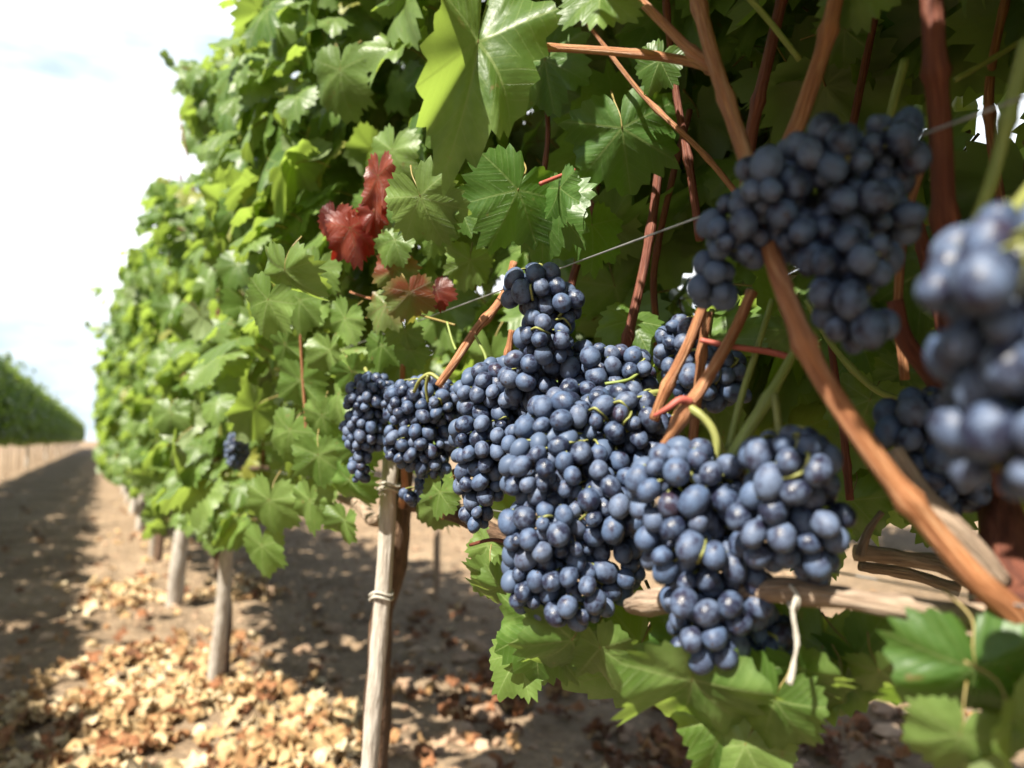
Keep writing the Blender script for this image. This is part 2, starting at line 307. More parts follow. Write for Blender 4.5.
# ------------------------------------------------------------------ leaves
VEINS = np.radians([0, 50, -50, 108, -108])
def outline(th, nteeth, seed):
    r = random.Random(seed); a = np.abs(np.degrees(th))
    k = lambda b: b * (1 + r.uniform(-.07, .07))
    xs = [0, 9, 27, 48, 60, 80, 106, 124, 150, 168, 180]
    ys = [1, .93, k(.79), k(.92), .87, k(.74), k(.82), .74, k(.62), .48, .10]
    base = np.interp(a, xs, ys)
    if nteeth:
        ph = (th / (2 * math.pi) * nteeth - nteeth * .5 / len(th)) % 1
        base = base * (1 + .17 * (1 - 2 * np.abs(ph - .5)) * (.75 + .4 * np.sin(th * 5 + seed)) - .07)
    return base
def leaf_geo(N, rings, seed, teeth=30, cup=.25, wave=.06, fold=.12, droop=.25, petiole=True):
    """A vine leaf of unit length: blade from the petiole junction at the origin, tip towards +Y, upper face +Z."""
    r = random.Random(seed * 13 + 1)
    th = (np.arange(N) + .5) / N * 2 * math.pi - math.pi
    ro = outline(th, teeth, seed)
    def shape(x, y, rr, tt):
        dv = np.min(np.abs((tt[:, None] - VEINS[None] + math.pi) % (2 * math.pi) - math.pi), axis=1)
        z = -cup * rr ** 2 * .6 - droop * np.maximum(y, 0) ** 2 * .5 - fold * np.abs(x) * (-1 if seed % 3 == 0 else 1) * .8
        z += -.07 * rr * np.minimum(dv, .5) + .05 * np.sin(5.3 * x + seed) * rr + 1.3 * wave * rr ** 1.5 * np.sin(4 * tt + seed) + wave * .8 * rr ** 2 * np.sin(9 * tt + 2.1 * seed)
        return z
    fr = np.linspace(0, 1, rings + 1)[1:]
    fr = fr ** .8
    v = [np.zeros((1, 3))]; rr_all = []; th_all = []
    for q in fr:
        rr = ro * q; wob = 1.0
        x = np.sin(th) * rr; y = np.cos(th) * rr
        v.append(np.stack([x, y, shape(x, y, rr, th)], 1)); rr_all.append(rr)
    v = np.concatenate(v)
    f = []; uv = []
    def tp(i, sec):
        if i == 0: return (0, 0)
        k = (i - 1) % N; q = rr_all[(i - 1) // N][k]; d = th[k] - VEINS[sec]
        return (q * math.cos(d), q * math.sin(d))
    for k in range(N):
        k2 = (k + 1) % N
        if k2 == 0: continue                                  # the petiolar sinus stays open
        mid = (th[k] + th[k2]) / 2; sec = int(np.argmin(np.abs((mid - VEINS + math.pi) % (2 * math.pi) - math.pi)))
        a = (0, 1 + k2, 1 + k); f.append(a); uv += [tp(i, sec) for i in a]
        for q in range(rings - 1):
            a = (1 + q * N + k, 1 + q * N + k2, 1 + (q + 1) * N + k2, 1 + (q + 1) * N + k); f.append(a); uv += [tp(i, sec) for i in a]
    m = [0] * len(f); uv = np.array(uv)
    if petiole:
        pv, pf, puv = tube_geo([(0, .01, -.004), (0, -.18, -.05), (r.uniform(-.08, .08), -.42, -.22), (r.uniform(-.15, .15), -.62, -.5)], [.014, .013, .014, .02], 5, 3)
        off = len(v); v = np.vstack([v, pv]); f += [tuple(i + off for i in a) for a in pf]; m += [1] * len(pf); uv = np.vstack([uv, puv])
    return v, f, m, uv
def flip(f): return [tuple(reversed(a)) for a in f]
HERO = [leaf_geo(104, 6, s, 26, petiole=False, cup=random.uniform(.05, .5), wave=random.uniform(.04, .09), fold=random.uniform(-.05, .25), droop=random.uniform(.1, .6)) for s in range(1, 9)] + [leaf_geo(104, 8, 9, 26, petiole=False, cup=.2, wave=.11, fold=.55, droop=.9), leaf_geo(104, 8, 10, 26, petiole=False, cup=1.1, wave=.12, fold=-.3, droop=1.2)]
MID = [leaf_geo(44, 3, s, 22, cup=random.uniform(.05, .6), wave=random.uniform(.04, .1), fold=random.uniform(-.05, .3), droop=random.uniform(.1, .8)) for s in range(11, 19)]
LOW = [leaf_geo(13, 1, s, 0, cup=random.uniform(.1, .6), droop=random.uniform(.2, .8), petiole=False) for s in range(21, 29)]
DRY = [leaf_geo(26, 2, s, 13, cup=random.uniform(-1.3, 1.6), wave=.26, fold=random.uniform(-.7, .7), droop=random.uniform(-1, 1.4), petiole=False) for s in range(31, 43)]
def one_mesh(name, g, mats, tint):
    mb = MB(); mb.add(g[0], g[1], g[2], g[3], tint); return mb.mesh(name, mats)
HERO_ME = {k: [one_mesh('leaf', g, [M[k], M['petiole']], (random.random(), random.random() * .9, 0, 1)) for g in HERO] for k in ('leaf', 'leaf_red', 'leaf_turning', 'leaf_dark')}

def petiole_mesh(k):
    r = random.Random(k); mb = MB(); tube(mb, [(0, .01, -.004), (0, -.18, -.05), (r.uniform(-.08, .08), -.42, -.22), (r.uniform(-.15, .15), -.62, -.5)], [.014, .013, .014, .02], 6, 4); return mb.mesh('petiole', [M['petiole']])
PET = [petiole_mesh(k) for k in range(5)]
def basis(nrm, tip):
    n = np.asarray(nrm, float); n /= np.linalg.norm(n); t = np.asarray(tip, float); t = t - n * (t @ n); t /= np.linalg.norm(t) + 1e-9
    return np.stack([np.cross(t, n), t, n], 1)
def mat4(B, s, p):
    m = Matrix.Identity(4)
    for i in range(3):
        for j in range(3): m[i][j] = B[i, j] * s
        m[i][3] = p[i]
    return m
def leaf_object(parent, B, s, p, kind='leaf', var=None, label=None, sx=1.0):
    me = HERO_ME[kind][random.randrange(10) if var is None else var]
    o = bpy.data.objects.new('leaf', me); C.objects.link(o); o.parent = parent
    Bm = B.copy(); Bm[:, 0] *= sx
    o.matrix_local = Matrix.Translation(-parent_world(parent)) @ mat4(Bm, s, p)
    if label: o['label'] = label
    c = bpy.data.objects.new('petiole', PET[random.randrange(5)]); C.objects.link(c); c.parent = o
    return o
def merge_leaves(mb, geos, B, s, p, tints):
    for k in range(len(p)):
        g = geos[random.randrange(len(geos))]
        mb.add(g[0] @ (B[k] * s[k]).T + p[k], g[1], g[2], g[3], tints[k])

def rand_leaf_frames(n, face=-1.0, spread=.55):
    """Blades turned to the light (outward and up), tips hanging down and outward."""
    out = []
    for _ in range(n):
        nrm = np.array((face * random.gauss(.75, .35), random.gauss(-.12, spread), random.gauss(.62, .38)))
        if random.random() < .14: nrm = np.array((random.gauss(0, 1), random.gauss(0, 1), random.gauss(0, .7)))
        tip = np.array((face * .35 + random.gauss(0, .3), random.gauss(0, .55), -1))
        out.append(basis(nrm, tip))
    return out

# ------------------------------------------------------------------ ground
def build_ground():
    def graded(lo, hi, a, b, fine, n):
        mid = np.arange(a, b, fine)
        l = a - np.geomspace(fine, a - lo, n)[::-1]; r = b + np.geomspace(fine, hi - b, n); return np.r_[l, mid, r]
    xs = graded(-900, 900, -2.2, 3.4, .035, 28); ys = graded(-900, 900, 1.4, 8.5, .04, 34)
    X, Y = np.meshgrid(xs, ys); Z = np.zeros_like(X)
    for i in range(X.shape[0]):
        for j in range(X.shape[1]):
            x, y = X[i, j], Y[i, j]
            if -40 < x < 40 and -5 < y < 70:
                w = 1 if abs(x) < 6 and y < 20 else .5
                z = .045 * noise.noise(Vector((x * .9, y * .5, 0))) + .03 * noise.noise(Vector((x * 3.1, y * 2.4, 3)))
                if 1 < y < 10: z += .022 * noise.noise(Vector((x * 9, y * 9, 5))) + .010 * noise.noise(Vector((x * 21, y * 21, 7)))
                z += .012 * math.exp(-((x - .38) / .35) ** 2)          # soil drawn up along the row
                Z[i, j] = z * w
    nx, ny = len(xs), len(ys)
    v = np.stack([X.ravel(), Y.ravel(), Z.ravel()], 1)
    f = [(i * nx + j, i * nx + j + 1, (i + 1) * nx + j + 1, (i + 1) * nx + j) for i in range(ny - 1) for j in range(nx - 1)]
    mb = MB(); mb.add(v, f); o = link('ground', mb.mesh('ground', [M['soil']])); tag(o, 'bare dry tan soil of the vineyard aisle and strip under the vines', 'ground', kind='structure')
    return xs, ys, Z
GX, GY, GZ = build_ground()
def gz(x, y):
    i = np.clip(np.searchsorted(GY, y) - 1, 0, len(GY) - 2); j = np.clip(np.searchsorted(GX, x) - 1, 0, len(GX) - 2)
    tx = (x - GX[j]) / (GX[j + 1] - GX[j]); ty = (y - GY[i]) / (GY[i + 1] - GY[i])
    return (GZ[i, j] * (1 - tx) + GZ[i, j + 1] * tx) * (1 - ty) + (GZ[i + 1, j] * (1 - tx) + GZ[i + 1, j + 1] * tx) * ty

def build_litter():
    mb = MB(); n = 0
    spots = [(.16, 2.72, .18, .28, 1500, .60), (.0, 2.55, .13, .22, 750, .56), (.42, 2.6, .12, .25, 750, .62), (.52, 2.3, .09, .16, 300, .68), (-.2, 2.35, .15, .2, 200, .5), (.2, 3.4, .2, .2, 90, .5),
             (.12, 4.8, .13, .25, 240, .62), (.68, 4.6, .12, .2, 240, .66), (.5, 7, .25, .9, 90, .6),
             (1.45, 2.2, .35, .3, 420, .2), (1.3, 3.2, .3, .4, 90, .22), (1.5, 1.5, .3, .3, 160, .22), (2.4, 2.0, .6, .7, 160, .3), (-.5, 3.4, .5, .7, 80, .25), (-.9, 7, .6, 2, 60, .3), (.5, 10, .4, 2.5, 110, .6), (-1.6, 12, .6, 5, 140, .4)]
    for cx, cyy, sx, sy, k, tone in spots:
        for _ in range(k):
            x, y = random.gauss(cx, sx), random.gauss(cyy, sy)
            if noise.noise(Vector((x * 2.2, y * 2.2, 9))) < -.08 and random.random() < .85 or noise.noise(Vector((x * 6.5, y * 5, 3))) < -.1 and random.random() < .6: continue
            s = random.uniform(.016, .042); nrm = np.array((random.gauss(0, .45), random.gauss(0, .45), 1)); a = random.uniform(0, 6.3)
            B = basis(nrm, (math.cos(a), math.sin(a), 0)); g = DRY[random.randrange(len(DRY))]
            vv = g[0] @ (B * s).T
            vv += np.array((x, y, gz(x, y) - vv[:, 2].min() + random.choice((0, 0, .006, .016)) - .004))
            mb.add(vv, g[1], 0, g[3], (min(1, max(0, random.gauss(tone, .24))), random.random(), 0, 1))
    o = link('fallen_leaves', mb.mesh('fallen_leaves', [M['litter']])); tag(o, 'curled dry tan and brown fallen leaves littering the soil under the row', 'fallen leaves', kind='stuff')
    mb = MB(); ico = [(math.cos(a) * math.cos(b), math.sin(a) * math.cos(b), math.sin(b)) for b in (-1.2, -.5, .2, .8) for a in np.linspace(0, 6.283, 7, endpoint=False)] + [(0, 0, 1)]
    cf = [(r * 7 + k, r * 7 + (k + 1) % 7, (r + 1) * 7 + (k + 1) % 7, (r + 1) * 7 + k) for r in range(3) for k in range(7)] + [(21 + k, 21 + (k + 1) % 7, 28) for k in range(7)]
    for _ in range(2600):
        y = 1.5 + 9 * random.random() ** 1.8; x = random.uniform(-1.8, 1.0 + .9 * y)
        s = random.uniform(.006, .022) * (1 + (random.random() < .06) * 1.2)
        v = np.array(ico) * (1 + rng.uniform(-.28, .28, (29, 1))) * s * np.array((1, random.uniform(.7, 1.2), random.uniform(.5, .9)))
        a = random.uniform(0, 6.28); v = v @ np.array(((math.cos(a), -math.sin(a), 0), (math.sin(a), math.cos(a), 0), (0, 0, 1)))
        mb.add(v + np.array((x, y, gz(x, y) + s * .2)), cf, 0, None, (random.gauss(.5, .22), 0, 0, 1))
    o = link('soil_crumbs', mb.mesh('soil_crumbs', [M['clod']], smooth=False)); tag(o, 'loose crumbs and small clods of dry earth on the ground', 'soil clods', kind='stuff')
build_litter()

# ------------------------------------------------------------------ stakes, wires
def stake(px_top, py_top, px_bot, py_bot, Yt, Yb, r, m, label, mat_='stake', square=True, ties=()):
    a, b = P(px_top, py_top, Yt), P(px_bot, py_bot, Yb)
    d = (b - a) / np.linalg.norm(b - a); t = (a[2] - gz(*a[:2]) + .12) / -d[2]; b = a + d * t
    root = empty('wooden_stake', (a + d * (t - .12)).tolist()); tag(root, label, 'stake', 'stakes along the vine row')
    k = 14; c = [a + (b - a) * q + np.array((noise.noise(Vector((q * 3, m, 0))), noise.noise(Vector((q * 3, m, 5))), 0)) * r * .25 for q in np.linspace(0, 1, k)]
    mb = MB(); v, f, uv = tube_geo(c, [r * .92, r, r * 1.06], 10 if square else 12, 2, rough=.16, seed=m)
    if square:                                                   # a split stake: flattened faces with softened corners
        cc = spline(c, 2)
        for i in range(len(cc)):
            for j in range(10):
                q = v[i * 10 + j] - cc[i]; th = 2 * math.pi * j / 10; kq = 1 / max(abs(math.cos(th + .4)), abs(math.sin(th + .4))); v[i * 10 + j] = cc[i] + q * min(1.22, kq) * .92
    mb.add(v, f, 0, uv); link('shaft', mb.mesh('shaft', [M[mat_]]), root)
    for q in ties:
        h = (a[2] - q) / (a[2] - b[2]); c0 = a + (b - a) * h; mb = MB()
        ring = [c0 + np.array((math.cos(w) * (r * 1.22), math.sin(w) * (r * 1.22), .004 * math.sin(w * 2) + .006 * w / 6.3)) for w in np.linspace(0, 12.6, 34)]
        tube(mb, ring, [.0018], 5, 1, raw=True); link('binding', mb.mesh('binding', [M['twine']]), root)
    return root
stake(391, 452, 370, 768, 1.04, 1.04, .0125, 1, 'thin weathered grey stake standing nearest, below the small far bunch', ties=(.80, .655))
stake(233, 490, 213, 700, 2.45, 2.55, .0235, 2, 'beige stake set in the pile of dry fallen leaves', 'stake')
stake(186, 500, 174, 607, 3.9, 4.0, .040, 3, 'thick pale whitish stake behind the one in the dry leaf pile', 'white_stake')
stake(160, 490, 152, 560, 5.6, 5.7, .028, 4, 'fourth stake along the row, thinner and just beyond the thick pale one', 'stake')
stake(437, 500, 437, 556, 4.2, 4.2, .020, 5, 'short thin brown stick standing in lit soil behind the nearest stake', 'cane_pale')
for q, y in enumerate((8.2, 10.0, 11.9, 13.8, 15.7, 17.6)):
    r_ = empty('wooden_stake', (.34, y, 0)); tag(r_, 'small pale stake far down the near vine row', 'stake', 'far stakes of the near row')
    mb = MB(); tube(mb, [(.34, y, -.1), (.36, y, .5), (.35 + .04 * random.random(), y, 1.5)], [.04, .034], 8, 3, rough=.1, seed=q); link('shaft', mb.mesh('shaft', [M['white_stake' if q % 2 else 'stake']]), r_)

def wire(x, z, label, sag=.0, bend=()):
    pts = [(x + .004 * math.sin(y * 2), y, z + sag * math.sin(y * 1.7)) for y in np.arange(-1.2, 36, .3)]
    mb = MB(); tube(mb, pts, [.0007], 5, 1, raw=True); o = link('trellis_wire', mb.mesh('trellis_wire', [M['wire']])); tag(o, label, 'wire', 'trellis wires of the near row')
wire(.355, .798, 'low trellis wire tied to the nearest stake beneath the bunches')
wire(.335, 1.012, 'taut trellis wire passing just above the topmost central bunch', .004)

# ------------------------------------------------------------------ vines of the near row
GROUPV = 'grapevines of the near row'
def vine_root(x, y, label): return tag(empty('grapevine', (x, y, gz(x, y))), label, 'grapevine', GROUPV)
VA = vine_root(.36, .12, 'nearest grapevine with thick orange canes and heavy blue bunches')
VB = vine_root(.37, 1.08, 'grapevine behind the nearest thin grey stake, with red turning leaves')
VC = vine_root(.37, 2.80, 'leafy grapevine at the stake in the dry leaf pile')
VD = vine_root(.37, 4.40, 'leafy grapevine at the thick pale whitish stake')
VE = vine_root(.37, 6.0, 'leafy grapevine just beyond the thick pale stake, by the fourth stake')
def branch(root, name, pts, rad, m, sides=9, n=7, label=None, **kw):
    mb = MB(); tube(mb, [P(*q) if len(q) == 3 else q[:3] for q in pts], rad, sides, n, **kw)
    o = link(name, mb.mesh(name, [M[m]]), root)
    if label: o['label'] = label
    return o
def W_(x, y, z): return (x, y, z, 0)
def pr_(wpx, Y): return wpx * Y / FPX / 2
# trunk of the nearest vine, cordon and its spur wood
branch(VA, 'trunk', [W_(.36, .12, -.05), W_(.38, .10, .3), W_(.35, .14, .55), P(1090, 680, .34).tolist() + [0], (1022, 610, .37), (1004, 530, .42), (990, 470, .46)], [.030, .026, .024, .022, .019, .013, .008], 'trunk_red', rough=.35, seed=3)
branch(VA, 'cordon', [(1010, 622, .36), (930, 612, .375), (862, 601, .395), (800, 592, .415), (740, 592, .44), (690, 600, .465), (650, 602, .49), (630, 606, .52)], [.008, .0064, .0056, .0074, .0058, .0072, .0092, .005], 'cane_pale', n=8, rough=.3, seed=5)
branch(VA, 'cane', [(1060, 660, .345), (1012, 612, .345), (975, 578, .345), (925, 520, .35), (870, 450, .355), (815, 365, .365), (786, 295, .375), (768, 240, .40), (752, 178, .42), (735, 125, .44), (712, 55, .47), (690, -30, .51)], [.008, .0068, .006, .0056, .0054, .0052, .005, .005, .0048, .0048, .0048], 'cane', nodes=.085, seed=1, label='long thick orange cane running up from the vine head')
branch(VA, 'cane', [(930, -40, .40), (934, 50, .40), (940, 130, .41), (946, 250, .42), (958, 330, .42), (985, 420, .43), (1000, 500, .43)], [.0058, .006, .0064, .0066, .0066], 'cane_red', nodes=.075, seed=2)
branch(VA, 'cane', [(840, -20, .45), (826, 40, .45), (803, 110, .455), (786, 155, .46), (775, 220, .47)], [.0048, .0052, .0055], 'cane', nodes=.08, seed=3)
branch(VA, 'cane', [(784, -10, .55), (768, 60, .55), (752, 130, .55), (745, 190, .55)], [.0042, .005], 'cane_red', nodes=.08, seed=4)
branch(VA, 'cane', [(500, 46, .60), (560, 48, .58), (640, 54, .56), (692, 62, .53), (716, 70, .50)], [.0024, .0032, .0036, .004], 'cane', nodes=.07, seed=5)
branch(VA, 'cane', [(620, -20, .54), (660, 20, .52), (692, 52, .5), (712, 66, .49)], [.003, .0042], 'cane', nodes=.07, seed=6)
branch(VA, 'cane', [(895, 300, .46), (905, 340, .46), (935, 380, .46), (965, 420, .45), (990, 470, .44)], [.005, .006, .0068], 'cane_red', nodes=.07, seed=7)
branch(VA, 'cane', [(912, 210, .5), (922, 240, .5), (935, 300, .5), (960, 360, .49)], [.004, .005], 'cane_red', nodes=.05, seed=8)
branch(VA, 'dead_cane', [(892, 452, .40), (915, 488, .39), (950, 525, .375), (1000, 585, .37)], [.006, .0058, .0062, .007], 'cane_pale', rough=.25, seed=9, label='grey cut-off dead cane')
branch(VA, 'dead_cane', [(882, 512, .52), (868, 532, .52), (860, 556, .52)], [.002, .0036], 'cane_pale', rough=.2, seed=10)
branch(VA, 'dead_cane', [(856, 552, .54), (900, 558, .54), (945, 566, .53), (990, 590, .5)], [.006, .0055, .007], 'cane_pale', rough=.3, seed=11)
branch(VA, 'dead_cane', [(860, 566, .58), (910, 574, .58), (960, 590, .56)], [.004, .005], 'cane_pale', rough=.3, seed=12)
for pts, r_, m_ in [([(884, -20, .62), (866, 60, .62), (850, 140, .6), (838, 200, .58)], .0034, 'cane_red'), ([(1010, -20, .55), (990, 80, .55), (994, 160, .54), (1012, 260, .54)], .0036, 'cane'), ([(585, 20, .72), (640, 92, .7), (700, 150, .66), (742, 200, .62)], .0026, 'cane'),
        ([(664, -20, .72), (674, 80, .72), (690, 170, .7), (700, 240, .68)], .0038, 'cane_red'), ([(928, 150, .52), (908, 215, .52), (898, 300, .52), (905, 380, .52)], .0032, 'cane'), ([(806, 300, .58), (836, 350, .57), (880, 392, .56), (930, 402, .55)], .0026, 'green_stem'),
        ([(830, 340, .6), (842, 420, .6), (850, 500, .58)], .003, 'cane_red'), ([(1000, 300, .48), (960, 372, .48), (930, 440, .47)], .003, 'cane'), ([(540, 60, .85), (548, 130, .84), (540, 200, .83)], .003, 'cane_red')]:
    branch(VA, 'cane', pts, [r_ * .8, r_, r_ * 1.05], m_, nodes=.075, seed=len(pts) + int(pts[0][0]))
# the three orange canes over the middle bunches
branch(VA, 'cane', [(706, 298, .50), (690, 340, .50), (668, 385, .50), (654, 420, .505)], [.0034, .0037, .0038], 'cane', nodes=.09, seed=13)
branch(VA, 'cane', [(708, 312, .515), (702, 350, .515), (697, 400, .52), (691, 455, .525)], [.0032, .0034, .0036], 'cane', nodes=.09, seed=14)
branch(VA, 'cane', [(752, 292, .49), (735, 330, .485), (705, 382, .475), (686, 410, .47), (664, 448, .48), (645, 478, .50)], [.0037, .0038, .0042, .0046, .004, .0036], 'cane', nodes=.10, seed=15)
branch(VA, 'tendril', [(706, 300, .50), (697, 298, .497), (691, 288, .497), (693, 280, .50), (701, 284, .503)], [.0022, .0018], 'cane', sides=6)
branch(VA, 'shoot', [(654, 416, .47), (668, 408, .465), (680, 400, .465), (690, 402, .468)], [.0012, .0022, .003], 'pink_stem', sides=6)
branch(VA, 'shoot', [(700, 340, .49), (735, 347, .485), (770, 352, .48), (792, 358, .475)], [.0016, .0020, .0022], 'pink_stem', sides=6)
branch(VA, 'shoot', [(795, 350, .46), (772, 392, .455), (745, 435, .455), (720, 478, .455)], [.0026, .0034, .0042, .0045], 'green_stem', nodes=.09, seed=3)
branch(VA, 'shoot', [(772, 300, .50), (760, 340, .49), (742, 395, .485), (728, 450, .47)], [.0018, .0022, .0022], 'green_stem')
branch(VA, 'shoot', [(690, 408, .468), (706, 420, .462), (716, 440, .458), (717, 472, .456)], [.0030, .0026, .0022], 'pedicel')
branch(VA, 'shoot', [(717, 470, .45), (706, 486, .445), (690, 478, .44), (700, 468, .445), (722, 475, .442), (740, 468, .445), (748, 478, .45)], [.0016, .0013, .0011], 'pedicel', sides=5)
branch(VA, 'shoot', [(1028, 40, .34), (1010, 110, .345), (990, 185, .35), (962, 250, .36)], [.0036, .0034, .003], 'green_stem', nodes=.07)
branch(VA, 'shoot', [(905, 60, .50), (892, 110, .50), (882, 160, .5), (878, 240, .5)], [.003, .003], 'green_stem')
branch(VA, 'shoot', [(742, -10, .52), (770, 22, .52), (800, 60, .52)], [.0022, .002], 'green_stem')
branch(VA, 'shoot', [(955, 80, .5), (990, 60, .5), (1030, 36, .5)], [.002, .002], 'green_stem')
branch(VA, 'twine_loop', [(790, 585, .408), (798, 598, .402), (795, 610, .405), (788, 600, .416), (793, 586, .414)], [.0012], 'twine', sides=6)
# canes of the second vine
branch(VB, 'trunk', [W_(.385, 1.10, -.05), W_(.37, 1.12, .25), (380, 640, 1.12), (392, 580, 1.11), (399, 530, 1.10), (402, 470, 1.09), (400, 420, 1.08)], [.026, .022, .017, .015, .015, .014, .009], 'trunk', rough=.4, seed=21)
branch(VB, 'cordon', [(402, 500, 1.09), (430, 505, .98), (470, 520, .86), (500, 535, .78), (535, 545, .72)], [.013, .011, .009, .007], 'trunk', rough=.4, seed=22)
branch(VB, 'cordon', [(398, 505, 1.10), (375, 520, 1.18), (360, 505, 1.3), (340, 498, 1.5)], [.013, .010, .008], 'cane_pale', rough=.3, seed=23)
branch(VB, 'cane', [(514, 262, .78), (506, 290, .775), (492, 312, .765), (476, 330, .76), (455, 362, .75), (438, 386, .75)], [.0042, .0045, .0046, .0042], 'cane', nodes=.11, seed=24, label='orange brown cane slanting above the bunches')
branch(VB, 'cane', [(512, 330, .72), (508, 352, .72), (498, 385, .72), (490, 400, .72)], [.0032, .0034], 'cane', nodes=.08, seed=25)
branch(VB, 'cane', [(662, 140, .78), (655, 200, .77), (645, 262, .76), (632, 320, .75), (618, 378, .75)], [.0046, .005, .0052], 'cane_red', nodes=.11, seed=26)
branch(VB, 'cane', [(690, 110, .82), (672, 180, .82), (655, 262, .82), (655, 310, .82), (662, 370, .82)], [.0036, .0042], 'cane_red', nodes=.10, seed=27)
branch(VB, 'cane', [(602, 150, .86), (590, 220, .85), (574, 275, .84), (560, 330, .83)], [.0045, .005], 'cane_red', nodes=.1, seed=28)
branch(VB, 'cane', [(403, 365, 1.0), (402, 400, 1.02), (401, 440, 1.05)], [.0035, .005], 'cane', seed=29)
branch(VB, 'cane', [(404, 468, .95), (405, 488, .98), (402, 505, 1.05)], [.004, .006], 'cane', seed=30)
branch(VB, 'cane', [(455, 470, .84), (458, 488, .85), (450, 505, .88), (440, 520, .95)], [.004, .005], 'cane', seed=31)
branch(VB, 'shoot', [(440, 380, .75), (430, 374, .755), (420, 380, .76), (414, 392, .77)], [.0022, .0018], 'pedicel', sides=6)
branch(VB, 'shoot', [(428, 375, .755), (426, 388, .76), (428, 402, .765)], [.0018, .0016], 'pedicel', sides=6)
branch(VB, 'shoot', [(472, 330, .76), (480, 345, .75), (486, 358, .745), (488, 378, .74)], [.0014, .0018], 'green_stem', sides=6)
branch(VB, 'shoot', [(447, 322, .80), (452, 340, .79), (456, 350, .78)], [.0012, .0014], 'green_stem', sides=6)
branch(VB, 'shoot', [(300, 330, 1.05), (303, 380, 1.06), (306, 430, 1.07), (304, 470, 1.08)], [.0022, .0026], 'cane', sides=6)
branch(VB, 'shoot', [(350, 292, .95), (368, 298, .94), (382, 302, .93), (378, 320, .92)], [.0016, .0018], 'cane', sides=6)
branch(VB, 'shoot', [(366, 318, .93), (392, 308, .9), (430, 318, .85), (455, 325, .82)], [.0012, .0014, .0012], 'petiole', sides=6)
branch(VB, 'shoot', [(640, 372, .62), (628, 380, .60), (605, 384, .6)], [.0016, .0014], 'green_stem', sides=6)
branch(VB, 'shoot', [(668, 392, .56), (648, 395, .55), (640, 410, .55), (632, 425, .55)], [.0028, .0026, .0018], 'pedicel', sides=6)
branch(VB, 'shoot', [(620, 440, .56), (610, 455, .55), (600, 472, .55)], [.0022, .0026], 'pedicel', sides=6)
branch(VB, 'shoot', [(575, 170, .7), (560, 176, .69), (540, 184, .68)], [.0016, .002], 'pink_stem', sides=6)
branch(VB, 'shoot', [(470, 545, .72), (490, 540, .7), (510, 542, .68)], [.0016, .0018], 'cane_red', sides=6)
for root, y in ((VC, 2.80), (VD, 4.40), (VE, 6.0)):
    mb = MB(); tube(mb, [(.37, y, -.05), (.39, y + .03, .3), (.36, y + .02, .6), (.37, y + .06, .85)], [.032, .026, .022, .018], 8, 5, rough=.35, seed=int(y * 10)); link('trunk', mb.mesh('trunk', [M['trunk']]), root)
    for d in (-1, 1):
        mb = MB(); tube(mb, [(.37, y + .06, .80), (.36, y + d * .4, .79), (.37, y + d * .8, .80)], [.014, .01, .006], 7, 5, rough=.3, seed=d); link('cordon', mb.mesh('cordon', [M['trunk']]), root)
    for k in range(7):
        mb = MB(); yy = y + (k - 3) * .24; tube(mb, [(.37, yy, .8), (.36 + random.uniform(-.1, .1), yy + random.uniform(-.1, .1), 1.3), (.36 + random.uniform(-.2, .2), yy + random.uniform(-.2, .2), 2.0)], [.005, .003], 6, 5); link('cane', mb.mesh('cane', [M['cane_red']]), root)

# places the sun reaches in the photograph: the canopy above the camera is open towards them
LIT = np.array([P(*q) for q in [(690, 500, .45), (650, 490, .46), (740, 520, .44), (690, 560, .44), (710, 620, .44), (560, 470, .52), (600, 470, .52), (560, 530, .52), (540, 580, .52), (610, 520, .53), (510, 420, .66), (480, 420, .66), (430, 420, .78), (420, 450, .8),
    (770, 470, .39), (790, 520, .39), (955, 290, .22), (1000, 340, .22), (1000, 430, .22), (950, 400, .23), (870, 450, .34), (920, 510, .34), (960, 560, .34), (840, 410, .35), (680, 390, .47), (720, 350, .47), (700, 430, .45), (660, 380, .49),
    (800, 590, .40), (900, 600, .39), (930, 490, .38), (450, 180, .55), (420, 230, .66), (690, 730, .44), (985, 740, .34), (650, 690, .46), (330, 470, 1.0), (350, 360, .97), (340, 320, 1.0), (320, 410, 1.0), (400, 330, .88), (460, 350, .75), (540, 290, .62), (380, 230, .88), (350, 250, .88), (375, 600, 1.03), (375, 700, 1.03), (800, 640, .40), (640, 130, .70), (595, 140, .70), (540, 225, .71), (600, 160, .70), (932, 160, .40), (752, 115, .43), (880, 545, .54), (900, 560, .54), (870, 530, .52), (700, 15, .5), (470, 190, .6), (500, 150, .6), (480, 235, .8)] + [(a, b, CAMZ * FPX / (b - 440)) for a in (410, 440, 470, 500) for b in (690, 720, 750)] + [(a, b, CAMZ * FPX / (b - 440)) for a in (440, 480, 300, 340) for b in (552, 575)]])
SUNV = np.array(SUN)
def shades(p, d):
    q = np.asarray(p) - LIT; h = q @ SUNV; r = np.linalg.norm(q - h[:, None] * SUNV, axis=1); return bool(np.any((h > .02) & (r < d)))
